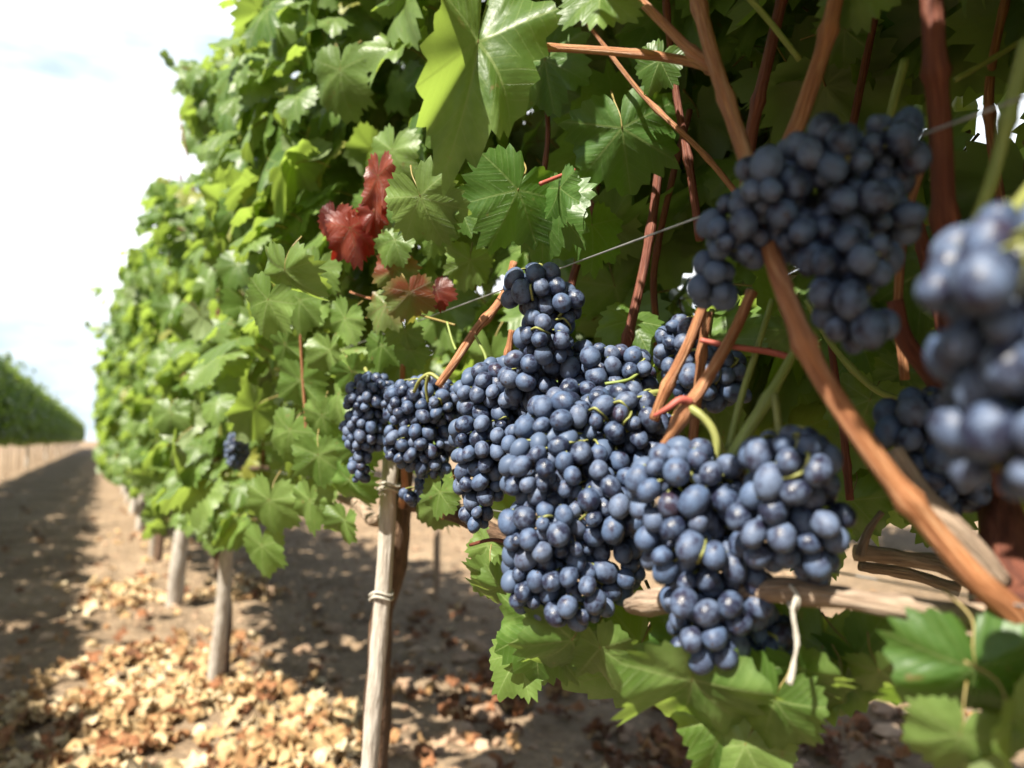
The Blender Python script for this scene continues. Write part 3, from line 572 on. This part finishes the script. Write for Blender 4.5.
# ---- the leaves that stand out in the photograph
def hero(root, px, py, Y, wpx, tip, yaw=0, pitch=0, kind='leaf', var=None, label=None, sx=1.0):
    """px,py,Y: petiole junction; wpx: blade length as it would show face on; tip: its direction, degrees clockwise from straight down."""
    a = R(tip); t = -UP * math.cos(a) - RIGHT * math.sin(a); n = -FWD
    b = np.cross(t, n)
    Mx = np.array(Matrix.Rotation(R(yaw), 3, Vector(t)) @ Matrix.Rotation(R(pitch), 3, Vector(b)))
    leaf_object(root, basis(Mx @ n, Mx @ t), (.72 if Y > .75 else 1.06 if py > 590 else .84) * wpx * Y / FPX, P(px, py, Y), kind, var, label, sx)
hero(VA, 478, 42, .56, 158, 12, -24, 14, var=8, label='large pale leaf hanging with its rim curled over', sx=.60)
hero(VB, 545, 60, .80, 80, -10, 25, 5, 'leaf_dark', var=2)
hero(VB, 340, 70, 1.15, 70, 10, 30, -15); hero(VB, 392, 150, 1.0, 60, 20, 30, -10)
hero(VB, 420, 196, .68, 64, -18, 20, -12, var=1)
hero(VB, 432, 210, .70, 46, -40, 40, 10, var=3)
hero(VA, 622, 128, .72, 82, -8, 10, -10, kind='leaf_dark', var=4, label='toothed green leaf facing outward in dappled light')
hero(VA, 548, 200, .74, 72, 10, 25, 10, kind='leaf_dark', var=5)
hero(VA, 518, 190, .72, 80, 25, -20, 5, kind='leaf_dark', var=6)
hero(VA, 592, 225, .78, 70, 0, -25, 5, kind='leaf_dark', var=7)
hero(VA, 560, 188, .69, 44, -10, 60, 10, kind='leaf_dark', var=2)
hero(VA, 600, -6, .52, 62, 0, 10, 35, var=0)
hero(VA, 855, -20, .45, 60, -10, 30, 15, var=1)
hero(VA, 870, 400, .60, 60, 20, 25, 0, var=5); hero(VA, 860, 340, .66, 60, -20, 10, 10, kind='leaf_dark', var=6)
hero(VB, 378, 176, .84, 64, 4, 25, 0, 'leaf_red', 2, 'bright red leaf standing upright', .5)
hero(VB, 374, 212, .88, 36, -10, -20, 0, 'leaf_red', 4, None, .7)
hero(VB, 334, 218, .90, 40, 12, 25, -5, 'leaf_red', 6, 'dark red autumn leaf')
hero(VB, 350, 228, .885, 55, -14, -30, 10, 'leaf_red', 1, 'faded pinkish red leaf', .8)
hero(VB, 395, 268, .86, 46, 15, 20, -10, 'leaf_turning', 3, 'green leaf turning red in patches')
hero(VB, 410, 292, .84, 46, -10, -20, -10, 'leaf_turning', 5)
hero(VB, 386, 305, .87, 42, 25, 25, 0, 'leaf_turning', 7)
hero(VB, 436, 290, .88, 32, -20, 10, 10, 'leaf_red', 0)
for q, (px, py, Y, w, tp, ya, pi_) in enumerate([(318, 455, 1.02, 50, 0, 8, -10), (345, 318, .98, 46, 30, 30, -15), (300, 300, 1.0, 52, 15, 30, -10), (330, 350, 1.0, 50, 10, 40, -5), (352, 372, .97, 44, -30, 20, -15),
        (338, 395, 1.0, 46, 20, 50, 0), (322, 415, 1.03, 46, -5, 25, -10), (356, 448, .99, 44, -20, 15, -15), (350, 480, 1.0, 48, 10, 25, -5), (300, 380, 1.06, 54, 10, 20, -15), (290, 430, 1.08, 54, 25, 30, -10), (285, 345, 1.07, 50, -10, 40, -15),
        (405, 330, .88, 36, 0, 10, -20), (410, 350, .90, 34, -20, 20, -10), (460, 205, .82, 50, 30, 30, 0), (470, 260, .84, 46, 10, -20, 0), (432, 235, .86, 40, -30, 30, -10), (310, 500, 1.06, 50, 5, 30, -5), (345, 520, 1.04, 40, 20, 30, -10), (270, 500, 1.15, 56, 10, 15, -10), (262, 545, 1.2, 50, 5, 25, -5), (382, 345, .93, 38, 15, 20, -10), (318, 268, 1.0, 48, 20, 20, -12), (395, 240, .84, 40, 35, 20, -5)]):
    hero(VB, px, py, Y, w, tp, ya, pi_)
hero(VB, 285, 270, .81, 66, 10, 25, -25); hero(VB, 268, 300, .83, 60, 30, 20, -20)
def shading_overhang(root, x0, x1, y0, y1, z0, z1, n):  # unseen leaves added above the view, facing the sun, to shade the high bunch
    for _ in range(n):
        p = np.array((random.uniform(x0, x1), random.uniform(y0, y1), random.uniform(z0, z1)))
        if shades(p - np.array((.03, 0, .03)), .075): continue
        nrm = np.array(SUN) + rng.normal(0, .3, 3)
        leaf_object(root, basis(nrm, (random.gauss(-.6, .4), random.gauss(0, .6), -.6)), random.uniform(.07, .1), p, 'leaf')
shading_overhang(VA, .0, .2, .0, .28, 1.22, 1.42, 70)
for q in [(750, 190, .40), (790, 170, .38), (800, 215, .38), (850, 160, .38), (880, 190, .38), (880, 230, .39), (835, 240, .38), (760, 225, .40), (735, 250, .41), (850, 290, .36), (725, 90, .46), (820, 60, .45), (934, 80, .40), (940, 190, .41), (765, 80, .55), (620, 170, .72), (700, 60, .5), (930, 440, .43), (905, 300, .45), (850, 200, .38), (775, 205, .385), (745, 150, .42)]:  # more unseen leaves added on the sun rays to keep these spots shaded
    for k in range(2):
        p = P(*q) + SUNV * random.uniform(.24, .42); nrm = np.array(SUN) + rng.normal(0, .22, 3)
        if shades(p - np.array((.02, 0, .02)), .042) or proj(p)[1] > -75: continue
        tip = np.array((random.gauss(-.5, .4), random.gauss(0, .6), -.5)); sz = random.uniform(.065, .09); B = basis(nrm, tip)
        leaf_object(VA, B, sz, p - B[:, 1] * sz * .35, 'leaf')
branch(VA, 'shoot', [W_(.34, .2, 1.36), W_(.22, .17, 1.37), W_(.10, .13, 1.33), W_(.03, .10, 1.26)], [.004, .0035, .0025], 'green_stem')  # unseen shoot added out of view to carry the shading leaves
hero(VB, 492, 575, .74, 46, -5, 20, -15); hero(VB, 488, 545, .78, 44, 25, 35, 0); hero(VB, 440, 492, .80, 40, 15, 30, -5); hero(VB, 436, 505, .92, 44, 5, 15, -10); hero(VB, 500, 588, .72, 40, 40, -20, -10)
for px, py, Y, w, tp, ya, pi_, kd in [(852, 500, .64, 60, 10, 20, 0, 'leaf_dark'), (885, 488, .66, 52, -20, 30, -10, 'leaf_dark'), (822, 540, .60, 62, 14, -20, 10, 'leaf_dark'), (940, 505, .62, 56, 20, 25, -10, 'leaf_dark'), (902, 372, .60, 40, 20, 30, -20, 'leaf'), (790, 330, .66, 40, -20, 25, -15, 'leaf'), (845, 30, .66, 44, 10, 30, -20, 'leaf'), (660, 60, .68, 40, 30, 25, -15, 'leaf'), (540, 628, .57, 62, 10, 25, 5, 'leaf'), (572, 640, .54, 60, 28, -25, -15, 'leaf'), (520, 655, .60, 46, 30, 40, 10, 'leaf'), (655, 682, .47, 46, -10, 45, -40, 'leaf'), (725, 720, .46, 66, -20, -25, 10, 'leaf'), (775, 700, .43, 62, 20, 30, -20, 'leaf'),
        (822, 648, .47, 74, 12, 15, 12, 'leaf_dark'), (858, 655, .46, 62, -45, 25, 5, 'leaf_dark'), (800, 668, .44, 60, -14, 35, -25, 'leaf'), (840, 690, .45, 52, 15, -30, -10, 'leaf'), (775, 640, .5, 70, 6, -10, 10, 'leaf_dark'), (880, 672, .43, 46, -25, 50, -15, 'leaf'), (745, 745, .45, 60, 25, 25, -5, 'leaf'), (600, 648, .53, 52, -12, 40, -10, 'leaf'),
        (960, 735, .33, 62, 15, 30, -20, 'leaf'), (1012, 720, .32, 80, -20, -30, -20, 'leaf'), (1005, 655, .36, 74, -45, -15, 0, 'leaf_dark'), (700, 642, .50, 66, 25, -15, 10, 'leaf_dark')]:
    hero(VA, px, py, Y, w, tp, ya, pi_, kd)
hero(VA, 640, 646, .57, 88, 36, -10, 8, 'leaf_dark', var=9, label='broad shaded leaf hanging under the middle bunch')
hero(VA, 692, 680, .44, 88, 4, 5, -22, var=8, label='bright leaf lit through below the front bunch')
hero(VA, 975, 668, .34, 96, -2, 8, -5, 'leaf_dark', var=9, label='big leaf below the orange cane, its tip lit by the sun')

# ---- the rest of the near row's foliage
def bulge(y):
    return np.interp(y, [-.5, .28, .36, 1.0, 1.6, 2.4, 4, 6, 9, 13], [.13, .13, .22, .24, .19, .17, .14, .11, .06, 0])
def ragged_top(y): return 2.02 + .28 * noise.noise(Vector((y * 1.9, 0, 1))) + .14 * noise.noise(Vector((y * 6.1, 0, 4)))
EDGE_Y = [-60, 0, 30, 55, 62, 130, 150, 172, 185, 200, 240, 300, 350, 440]; EDGE_X = [275, 250, 235, 220, 178, 185, 215, 205, 160, 145, 132, 116, 103, 99]
def near_ok(p):
    a, b, Y_ = proj(p)
    if Y_ > .3 and a < np.interp(b, EDGE_Y, EDGE_X): return False
    if 212 < a < 262 and 415 < b < 485 and 1 < Y_ < 2.1: return False
    if p[0] > .56 and 1.2 < p[1] < 2.5 and random.random() < .7: return False
    if p[0] > .5 and p[2] < .98 and 1.2 < p[1] < 2.4: return False
    if p[2] < .84 and 1.25 < p[1] < 1.7: return False
    if shades(p - np.array((.02, 0, .03)), .062): return False
    px, py, Y = proj(p); x, y, z = p
    if Y > .02 and -80 < px < 1100 and -80 < py < 850:
        if Y < .42: return False
        if px < 520 and Y < 1.02 or px < 400 and Y < 1.28: return False
        if px < 560 and py < 260 and Y < .8: return False
        if 470 < px and py < 300 and x < .50: return False                     # the open space in front of the canes
        if 360 < px < 520 and 150 < py < 300 and x < .38: return False
        if px > 345 and 240 < py and x < .47: return False                     # fruit zone: leaves have been pulled off
        if px > 285 and py > 500 and Y < 3: return False                       # bare below the cordon
        if py > 590 and Y < 2.3: return False
        if px > 500 and py > 470: return False
        if 395 < px < 520 and 250 < py < 300 and x < .4: return False
        if 675 < px < 720 and 222 < py < 295: return False                     # gaps with the sky behind
        if 945 < px < 1000 and 90 < py < 190: return False
        if 845 < px < 890 and 60 < py < 105: return False
    return True
def gap(p, s):
    px, py, Y = proj(p)
    if Y < .3: return False
    rr = s * .42 * FPX / Y
    return any(math.hypot((px - a) * .9, py - b) < c + rr for a, b, c in ((700, 258, 20), (970, 130, 17), (866, 82, 3), (585, 268, 6), (415, 312, 2)))
def side_shoots(root, spots, geos, size):
    for a, d, n in spots:
        mb = MB(); ps = []; Bs = []; ss = []
        a = np.array(a); d = np.array(d) * (.5, 1, .75); c = [a + d * t + np.array((0, 0, -.25 * t * t)) * np.linalg.norm(d) for t in np.linspace(0, 1, 5)]
        tube(mb, c, [.0035, .0015], 5, 3, mat=1); sp_ = spline(c, 6)
        for k in range(n):
            q = sp_[int((k + .5) / n * (len(sp_) - 1))]
            a_, b_, _ = proj(q)
            if a_ < np.interp(b_, EDGE_Y, EDGE_X) - 22: continue
            ps.append(q + rng.normal(0, .025, 3)); Bs += rand_leaf_frames(1, -1, .9); ss.append(size * (1.1 - .65 * k / n) * random.uniform(.8, 1.2))
        merge_leaves(mb, geos, Bs, ss, ps, [(random.random(), random.random() * .9, 0, 1) for _ in ps])
        link('shoot', mb.mesh('shoot', [M['leaf'], M['cane_red']]), root)
def fill(root, y0, y1, n, n_obj, geos, zlo, size):
    ps = []
    while len(ps) < n:
        y = random.uniform(y0, y1); xb = bulge(y); top = ragged_top(y); z = zlo + (top - zlo) * random.random() ** .9
        if y < .9 and z < 1.22: xb = .30
        hfrac = (z - zlo) / (top - zlo); xb = xb + .10 * abs(hfrac - .45) ** 1.5 + .07 * noise.noise(Vector((0, y * 3, z * 3))) + (.17 if y > 1.7 else .03) * noise.noise(Vector((5, y * 1.6, z * 1.7)))
        if hfrac > .9: xb += .1
        xt = .80 - .1 * hfrac
        q = random.random(); x = xb + (xt - xb) * (q ** 1.5 if random.random() < .75 else q)
        p = np.array((x, y, z))
        if near_ok(p) and not gap(p, size): ps.append(p)
        elif random.random() < .02: n -= 1
    ps = np.array(ps); Bs = []
    for p in ps: Bs += rand_leaf_frames(1, -1 if p[0] < .55 or random.random() < .4 else 1)
    s = np.array([size * random.uniform(.65, 1.25) for _ in ps])
    px, py, Y = proj(ps); seen = (Y > .2) & (px > -40) & (px < 1060) & (py > -40) & (py < 800)
    score = np.where(seen, s / np.maximum(Y, .2) / (1 + 2 * np.maximum(ps[:, 0] - .3, 0)), 0); order = np.argsort(-score)
    objs = [i for i in order[:n_obj] if seen[i]]; rest = [i for i in range(len(ps)) if i not in set(objs)]
    for i in objs: leaf_object(root, Bs[i], s[i], ps[i], 'leaf')
    mb = MB(); merge_leaves(mb, geos, [Bs[i] for i in rest], [s[i] for i in rest], [ps[i] for i in rest], [(random.random(), random.random(), 0, 1) for _ in rest])
    o = link('foliage', mb.mesh('foliage', [M['leaf'], M['petiole']]), root); o['kind'] = 'stuff'
fill(VA, -.75, .62, 950, 60, MID, .86, .072)
def backfill(root, y0, y1, n):
    mb = MB(); ps = []
    while len(ps) < n:
        p = np.array((random.uniform(.52, .86), random.uniform(y0, y1), random.uniform(.78, 2.0)))
        if near_ok(p) and not gap(p, .092): ps.append(p)
    merge_leaves(mb, MID, [rand_leaf_frames(1, random.choice((-1, -1, 1)))[0] for _ in ps], [.078 * random.uniform(.7, 1.25) for _ in ps], ps, [(random.random(), random.random(), 0, 1) for _ in ps])
    o = link('foliage', mb.mesh('foliage', [M['leaf'], M['petiole']]), root); o['kind'] = 'stuff'
backfill(VA, -.3, .75, 520); backfill(VB, .75, 1.9, 460)
fill(VB, .62, 1.95, 1250, 60, MID, .74, .064)
fill(VC, 1.95, 3.55, 1750, 95, MID, .60, .057)
fill(VD, 3.55, 5.2, 1550, 95, MID, .60, .061)
fill(VE, 5.2, 6.9, 1250, 60, MID, .60, .068)

side_shoots(VB, [((.30, 1.75, 1.75), (-.16, .1, .35), 9), ((.3, 1.5, 1.9), (-.1, .2, .3), 8)], MID, .062)
side_shoots(VC, [((.28, 2.2, 1.8), (-.25, .25, .38), 12), ((.3, 2.6, 1.9), (-.3, .1, .3), 10), ((.25, 2.9, 1.6), (-.28, .2, .16), 9), ((.3, 3.2, 2.0), (-.1, .2, .42), 10), ((.25, 2.45, 1.1), (-.2, .1, -.1), 7)], MID, .06)
side_shoots(VD, [((.28, 3.8, 1.9), (-.3, .2, .32), 10), ((.28, 4.3, 2.0), (-.16, .1, .42), 10), ((.2, 4.6, 1.4), (-.26, .2, .1), 8), ((.25, 4.9, 1.9), (-.3, .2, .2), 8)], MID, .062)
side_shoots(VE, [((.25, 5.6, 1.9), (-.3, .2, .3), 9), ((.2, 6.1, 1.5), (-.3, .2, .1), 8), ((.25, 6.5, 2.0), (-.15, .1, .45), 9)], MID, .066)
# ---- vines farther down the row, the row across the aisle and the row behind
def far_variant(seed, length, n, zlo, ztop, xl, xr, size):
    random.seed(seed); mb = MB(); ps = []; s = []
    for _ in range(n):
        y = random.uniform(-length / 2, length / 2); top = ztop + .22 * noise.noise(Vector((y * 2.1, seed, 0))) + .1 * noise.noise(Vector((y * 7, seed, 2))); z = zlo + .14 * noise.noise(Vector((y * 2, seed, 7))) + (top - zlo) * random.random() ** .92
        h = (z - zlo) / (top - zlo); k = 1 - .75 * abs(h - .42) ** 1.6 + .3 * noise.noise(Vector((seed, y * 2.2, z * 2.2)))
        side = -1 if random.random() < .6 else 1
        q = 1 - .55 * random.random() ** 1.6; x = (xl if side < 0 else xr) * q * k
        ps.append(np.array((x, y, z))); s.append(size * random.uniform(.7, 1.25))
    for _ in range(6):
        a = np.array((random.uniform(-.3, .3), random.uniform(-length / 2, length / 2), random.uniform(ztop - .35, ztop))); d = np.array((random.gauss(0, .2), random.gauss(0, .15), random.uniform(.1, .42)))
        for t in np.linspace(0, 1, 8): ps.append(a + d * t + np.array([random.gauss(0, .03) for _ in range(3)])); s.append(size * (1.1 - .5 * t))
    Bs = [rand_leaf_frames(1, -1 if p[0] < .1 else 1)[0] for p in ps]
    merge_leaves(mb, LOW, Bs, s, ps, [(random.random(), random.random(), 0, 1) for _ in ps])
    fo = mb.mesh('foliage', [M['leaf'], M['petiole']])
    ts = .55 if zlo > .8 else 1
    mb = MB(); tube(mb, [(0, 0, -.1), (.02, .02, .4), (0, .02, .8), (0, .1, 1.2)], [.026 * ts, .02 * ts, .016 * ts, .01], 7, 4, rough=.3, seed=seed); tr = mb.mesh('trunk', [M['trunk']])
    mb = MB(); tube(mb, [(0, -length * .45, .81), (0, 0, .8), (0, length * .45, .81)], [.008, .013, .008], 6, 4); co = mb.mesh('cordon', [M['trunk']])
    mb = MB(); tube(mb, [(.03, -.08, -.1), (.04, -.07, .8), (.03, -.06, 1.5)], [.04, .035], 7, 3, rough=.1, seed=seed); sk = mb.mesh('stake', [M['white_stake']])
    return fo, tr, co, sk
def far_vine(x, y, var, label, group, rz=0, st=False):
    r = empty('grapevine', (x, y, 0)); r.rotation_euler.z = rz; tag(r, label, 'grapevine', group)
    for nm, me in zip(('foliage', 'trunk', 'cordon'), var[:3]): link(nm, me, r, False)
    if st:
        o = empty('wooden_stake', (x, y - .1, 0)); o.rotation_euler.z = rz; tag(o, 'small pale stake under the row across the aisle', 'stake', 'stakes of the row across the aisle'); link('shaft', var[3], o, False)
NEARV = [far_variant(s, 1.85, 950, .60, 2.05, -.37, .42, .085) for s in (101, 102, 103)]
for k in range(26):
    y = 7.75 + 1.7 * k; far_vine(.37 - .0 * k, y, NEARV[k % 3], 'leafy grapevine far down the near row, blurred into its line', 'far grapevines of the near row')
FARV = [far_variant(s, 1.7, 1250, .84, 2.36, -.45, .45, .10) for s in (201, 202, 203)]
for k in range(62):
    far_vine(-2.02, .9 + 1.5 * k, FARV[k % 3], 'dark green grapevine in the row across the aisle', 'grapevines across the aisle', math.pi if k % 2 else 0, k > 9 and k % 6 == 0)
for k in range(20):
    far_vine(5.4, -1.5 + 1.5 * k, NEARV[(k * 2) % 3], 'green grapevine in the row behind the near row', 'grapevines of the row behind', math.pi * (k % 2))
random.seed(99)

# ------------------------------------------------------------------ grape bunches
def berry_mesh(k):
    rr = random.Random(k); n, m = 18, 12; v = [(0, 0, -1.1)]; f = []
    e = (1.12, 1.17, 1.22, 1.27, 1.32)[k % 5]
    for i in range(1, m):
        a = math.pi * i / m
        for j in range(n):
            b = 2 * math.pi * j / n; w = 1 + .025 * math.sin(2 * b + k) * math.sin(a)
            v.append((math.sin(a) * math.cos(b) * w, math.sin(a) * math.sin(b) * w, -math.cos(a) * e * (1 - .0 * i)))
    v.append((0, 0, e * .985)); v[0] = (0, 0, -e * .97)
    for j in range(n): f.append((0, 1 + (j + 1) % n, 1 + j))
    for i in range(m - 2):
        for j in range(n): f.append((1 + i * n + j, 1 + i * n + (j + 1) % n, 1 + (i + 1) * n + (j + 1) % n, 1 + (i + 1) * n + j))
    for j in range(n): f.append((1 + (m - 2) * n + j, 1 + (m - 2) * n + (j + 1) % n, len(v) - 1))
    mb = MB(); mb.add(v, f); return mb.mesh('berry', [M['berry']])
BERRY = [berry_mesh(k) for k in range(5)]
BERRY_GEO = (np.array([v.co[:] for v in BERRY[2].vertices]), [tuple(p.vertices) for p in BERRY[2].polygons])
M['berry_rest'] = tint_material('inner_grape_skin', [(0, (.015, .02, .04)), (.5, (.06, .085, .14)), (1, (.11, .14, .2))], rough=.5)
ALLP = []; ALLR = []
def bunch(label, top, lobes, diam, cap=100, loose=0.0, seed=0, axis_in=.012):
    """lobes: (px, py, rx, ry, Y, depth radius in metres); berries are packed from the outside of the lobes inwards."""
    rr = np.random.default_rng(seed + 50); cand = []
    for px, py, rx, ry, Y, rd in lobes:
        k = 3500; d = rr.normal(size=(k, 3)); d /= np.linalg.norm(d, axis=1)[:, None]; s = 1 - .75 * rr.random(k) ** 1.0
        c = P(px, py, Y); q = c + (d[:, :1] * RIGHT * (rx * Y / FPX - diam * .35) + d[:, 1:2] * UP * (ry * Y / FPX - diam * .35) + d[:, 2:] * FWD * rd) * s[:, None]
        cand += [(s[i] + .02 * rr.random() - .30 * d[i, 2], q[i], d[i]) for i in range(k)]
    cand.sort(key=lambda a: -a[0])
    mine = []; mr = []
    near = [(p, r) for p, r in zip(ALLP, ALLR) if np.linalg.norm(p - P(lobes[0][0], lobes[0][1], lobes[0][4])) < .25]
    op = np.array([p for p, _ in near] + [(9, 9, 9)]); orr = np.array([r for _, r in near] + [0])
    for s, q, d in cand:
        if len(mine) >= cap * 1.75: break
        r = diam / 2 * (rr.uniform(.84, 1.12) if rr.random() > .1 else rr.uniform(.62, .8))
        if np.any(np.linalg.norm(op - q, axis=1) < (orr + r) * .86): continue
        if mine and np.any(np.linalg.norm(np.array(mine) - q, axis=1) < (np.array(mr) + r) * (.87 + loose)): continue
        mine.append(q); mr.append(r)
    mine = np.array(mine); ALLP.extend(mine); ALLR.extend(mr)
    tp = P(*top) if len(top) == 3 else np.array(top[:3])
    ax = np.array([tp] + [P(l[0], l[1] - l[3] * .3, l[4]) + FWD * axis_in for l in lobes] + [P(lobes[-1][0], lobes[-1][1] + lobes[-1][3] * .6, lobes[-1][4]) + FWD * axis_in])
    root = empty('grape_bunch', tp.tolist()); tag(root, label, 'grapes', 'blue grape bunches')
    shown = set(np.argsort(mine @ FWD + .25 * rr.random(len(mine)) * diam)[:100].tolist()) if len(mine) > 100 else set(range(len(mine)))
    rest = MB(); mb = MB(); tube(mb, ax, [.0022, .002, .0012], 6, 4); sa = spline(ax, 8)
    for i, (p, r) in enumerate(zip(mine, mr)):
        k = int(np.argmin(np.linalg.norm(sa - p, axis=1) + .6 * np.maximum(sa[:, 2] * -1 + p[2] + r, 0) + np.abs(sa[:, 2] - p[2] - r))); a = sa[k]; o = p - a; L_ = np.linalg.norm(o) + 1e-6
        o = o / L_ * .7 + np.array((0, 0, -.75)) + rr.normal(size=3) * .45; o /= np.linalg.norm(o)
        base = p - o * r * 1.02; mid = a * .4 + base * .6 - o * r * .35
        v, f, uv = tube_geo([a, mid, base], [.0011, .0008, .0010], 4, 2); mb.add(v, f, 0, uv)
        t = np.cross(o, rr.normal(size=3)); B = basis(o, t)
        if i not in shown:
            v, f = BERRY_GEO; rest.add(v @ (B * r * .97).T + p, f); continue
        b = bpy.data.objects.new('berry', BERRY[int(rr.integers(5))]); C.objects.link(b); b.parent = root
        b.matrix_local = Matrix.Translation(-Vector(tp.tolist())) @ mat4(B, r * .97, p)
    fo = np.argsort(mine @ FWD); ct = mine.mean(0); done = 0          # side stalks that come to the surface between the berries
    for i in fo[:max(8, len(mine) // 3)]:
        dd = np.linalg.norm(mine - mine[i], axis=1); j = np.argsort(dd)[1 + int(rr.integers(3))]
        if done > 3 or len(mine) < 20 or mine[i][2] < ct[2] or rr.random() < .4: continue
        oi = (mine[i] - ct); oi /= np.linalg.norm(oi); oi = oi * .5 - FWD * .8; oi /= np.linalg.norm(oi); w = (mine[j] - mine[i]) / dd[j]; up = np.array((0, 0, 1.))
        pm = (mine[i] + mine[j]) / 2 + oi * diam * .26; side = np.cross(w, oi)
        v, f, uv = tube_geo([pm - oi * diam * .5 + side * diam * .5, pm + side * diam * .28 + up * .001, pm, pm - side * diam * .25 - oi * diam * .2, pm - side * diam * .5 - oi * diam * .6], [.0012, .0010, .0010, .0008], 5, 3); mb.add(v, f, 0, uv); done += 1
    link('stem', mb.mesh('stem', [M['pedicel']]), root)
    if rest.v: ro = link('inner_berries', rest.mesh('inner_berries', [M['berry_rest']]), root); ro['kind'] = 'stuff'
    return root
D = .0160
bunch('bunch of big pale blue berries at the very edge, largest in view', (1045, 170, .27), [(1005, 262, 52, 62, .232, .022), (955, 285, 50, 34, .236, .018), (1005, 345, 58, 60, .236, .022), (1008, 430, 62, 72, .24, .022)], .0165, 64, seed=1, loose=.03)
bunch('shaded dark bunch high up where the long orange cane passes behind it', (748, 175, .42), [(735, 232, 34, 42, .405, .018), (712, 282, 24, 32, .42, .014), (768, 196, 38, 44, .39, .02), (822, 165, 46, 44, .385, .024), (882, 158, 36, 42, .39, .024), (850, 212, 52, 32, .385, .024), (798, 238, 36, 26, .39, .02), (892, 222, 24, 28, .39, .016)], .0150, 100, seed=2, loose=.02)
bunch('small tail of berries hanging below the shaded high bunch', (850, 210, .40), [(850, 262, 48, 34, .365, .018), (840, 300, 34, 28, .36, .014), (856, 328, 40, 24, .358, .013)], .0155, 34, seed=3, loose=.05)
bunch('black bunch in deep shade behind the dead cane', (935, 380, .47), [(925, 430, 46, 44, .43, .025), (940, 480, 44, 38, .43, .022)], .0155, 60, seed=4)
bunch('front bunch tapering down past the pale cordon, crowned by green stalks', (717, 476, .452), [(688, 490, 62, 52, .455, .026), (700, 540, 62, 56, .452, .028), (715, 590, 56, 52, .448, .025), (705, 632, 42, 36, .445, .02)], .0152, 100, seed=5)
bunch('blurred bunch tucked between the front bunch and the orange cane', (775, 395, .44), [(790, 470, 50, 46, .408, .024), (800, 520, 50, 44, .41, .024), (770, 520, 44, 50, .415, .022), (812, 560, 26, 26, .41, .014)], .0152, 84, seed=6)
bunch('central great bunch hanging lowest in the middle', (640, 425, .545), [(560, 470, 62, 40, .545, .03), (605, 505, 50, 46, .54, .03), (612, 560, 34, 44, .55, .026), (555, 530, 56, 46, .54, .03), (572, 585, 50, 42, .535, .026), (535, 570, 34, 46, .545, .022)], .0149, 100, seed=7)
bunch('bunch with long yellow stalks lying above the central great bunch', (660, 396, .555), [(620, 425, 48, 42, .56, .028), (560, 430, 44, 40, .565, .028), (600, 455, 54, 36, .56, .026), (640, 460, 34, 36, .56, .02)], .0150, 100, seed=8)
bunch('upright topmost central bunch just under the taut wire', (541, 264, .645), [(537, 290, 36, 26, .63, .022), (560, 305, 24, 28, .625, .018), (545, 340, 30, 38, .62, .022), (530, 375, 32, 34, .63, .02)], .0158, 62, seed=9, loose=.03)
bunch('dark shaded bunch right of the topmost central bunch', (618, 350, .70), [(590, 368, 36, 30, .635, .025), (625, 375, 34, 30, .64, .025), (600, 395, 40, 24, .63, .02)], .0158, 50, seed=10)
bunch('bunch behind the three crossing orange canes', (712, 310, .62), [(705, 375, 42, 34, .585, .025), (680, 350, 26, 36, .60, .02), (725, 390, 26, 26, .58, .016), (655, 440, 26, 30, .57, .02)], .0155, 56, seed=11)
bunch('bunch of pale berries left of the topmost central bunch with a dangling tail', (497, 385, .72), [(500, 395, 46, 38, .69, .03), (490, 440, 42, 40, .68, .03), (525, 450, 36, 36, .66, .026), (482, 480, 28, 28, .68, .02), (476, 512, 17, 22, .68, .012)], .0148, 100, seed=12)
bunch('compact small-berried bunch hanging over the top of the nearest stake', (428, 376, .80), [(425, 405, 44, 30, .82, .03), (420, 440, 38, 32, .82, .03), (432, 462, 22, 18, .815, .016)], .0135, 92, seed=13)
bunch('small black shrivelled bunch beside the red leaves, farthest of the sharp ones', (365, 368, .93), [(372, 398, 28, 26, .90, .026), (365, 430, 24, 28, .90, .022), (360, 460, 12, 26, .90, .012)], .0125, 84, seed=14)
bunch('tiny cluster of shrivelled berries tied against the nearest stake', (428, 470, .86), [(428, 486, 16, 12, .855, .012), (412, 496, 14, 9, .86, .01)], .0140, 12, seed=15)
bunch('black bunch hidden below the pale cordon by the dangling twine', (765, 600, .47), [(765, 645, 30, 40, .47, .02)], .0150, 34, seed=16)
bunch('far blurred bunch on the second vine above the dry leaf pile', (236, 425, 1.95), [(237, 450, 12, 20, 1.9, .03)], .017, 26, seed=17)
bunch('bunch in shadow beneath the upright topmost bunch', (560, 370, .68), [(575, 405, 30, 26, .605, .02)], .0155, 20, seed=18)

# ------------------------------------------------------------------ twine
mb = MB(); tube(mb, [P(796, 596, .402), P(793, 612, .40), P(797, 640, .398), P(794, 662, .397), P(790, 684, .396)], [.0012, .0011, .0014, .0012, .0019], 7, 6, rough=.5)
o = link('twine', mb.mesh('twine', [M['twine']])); tag(o, 'short end of off-white twine dangling from the pale cordon', 'twine')
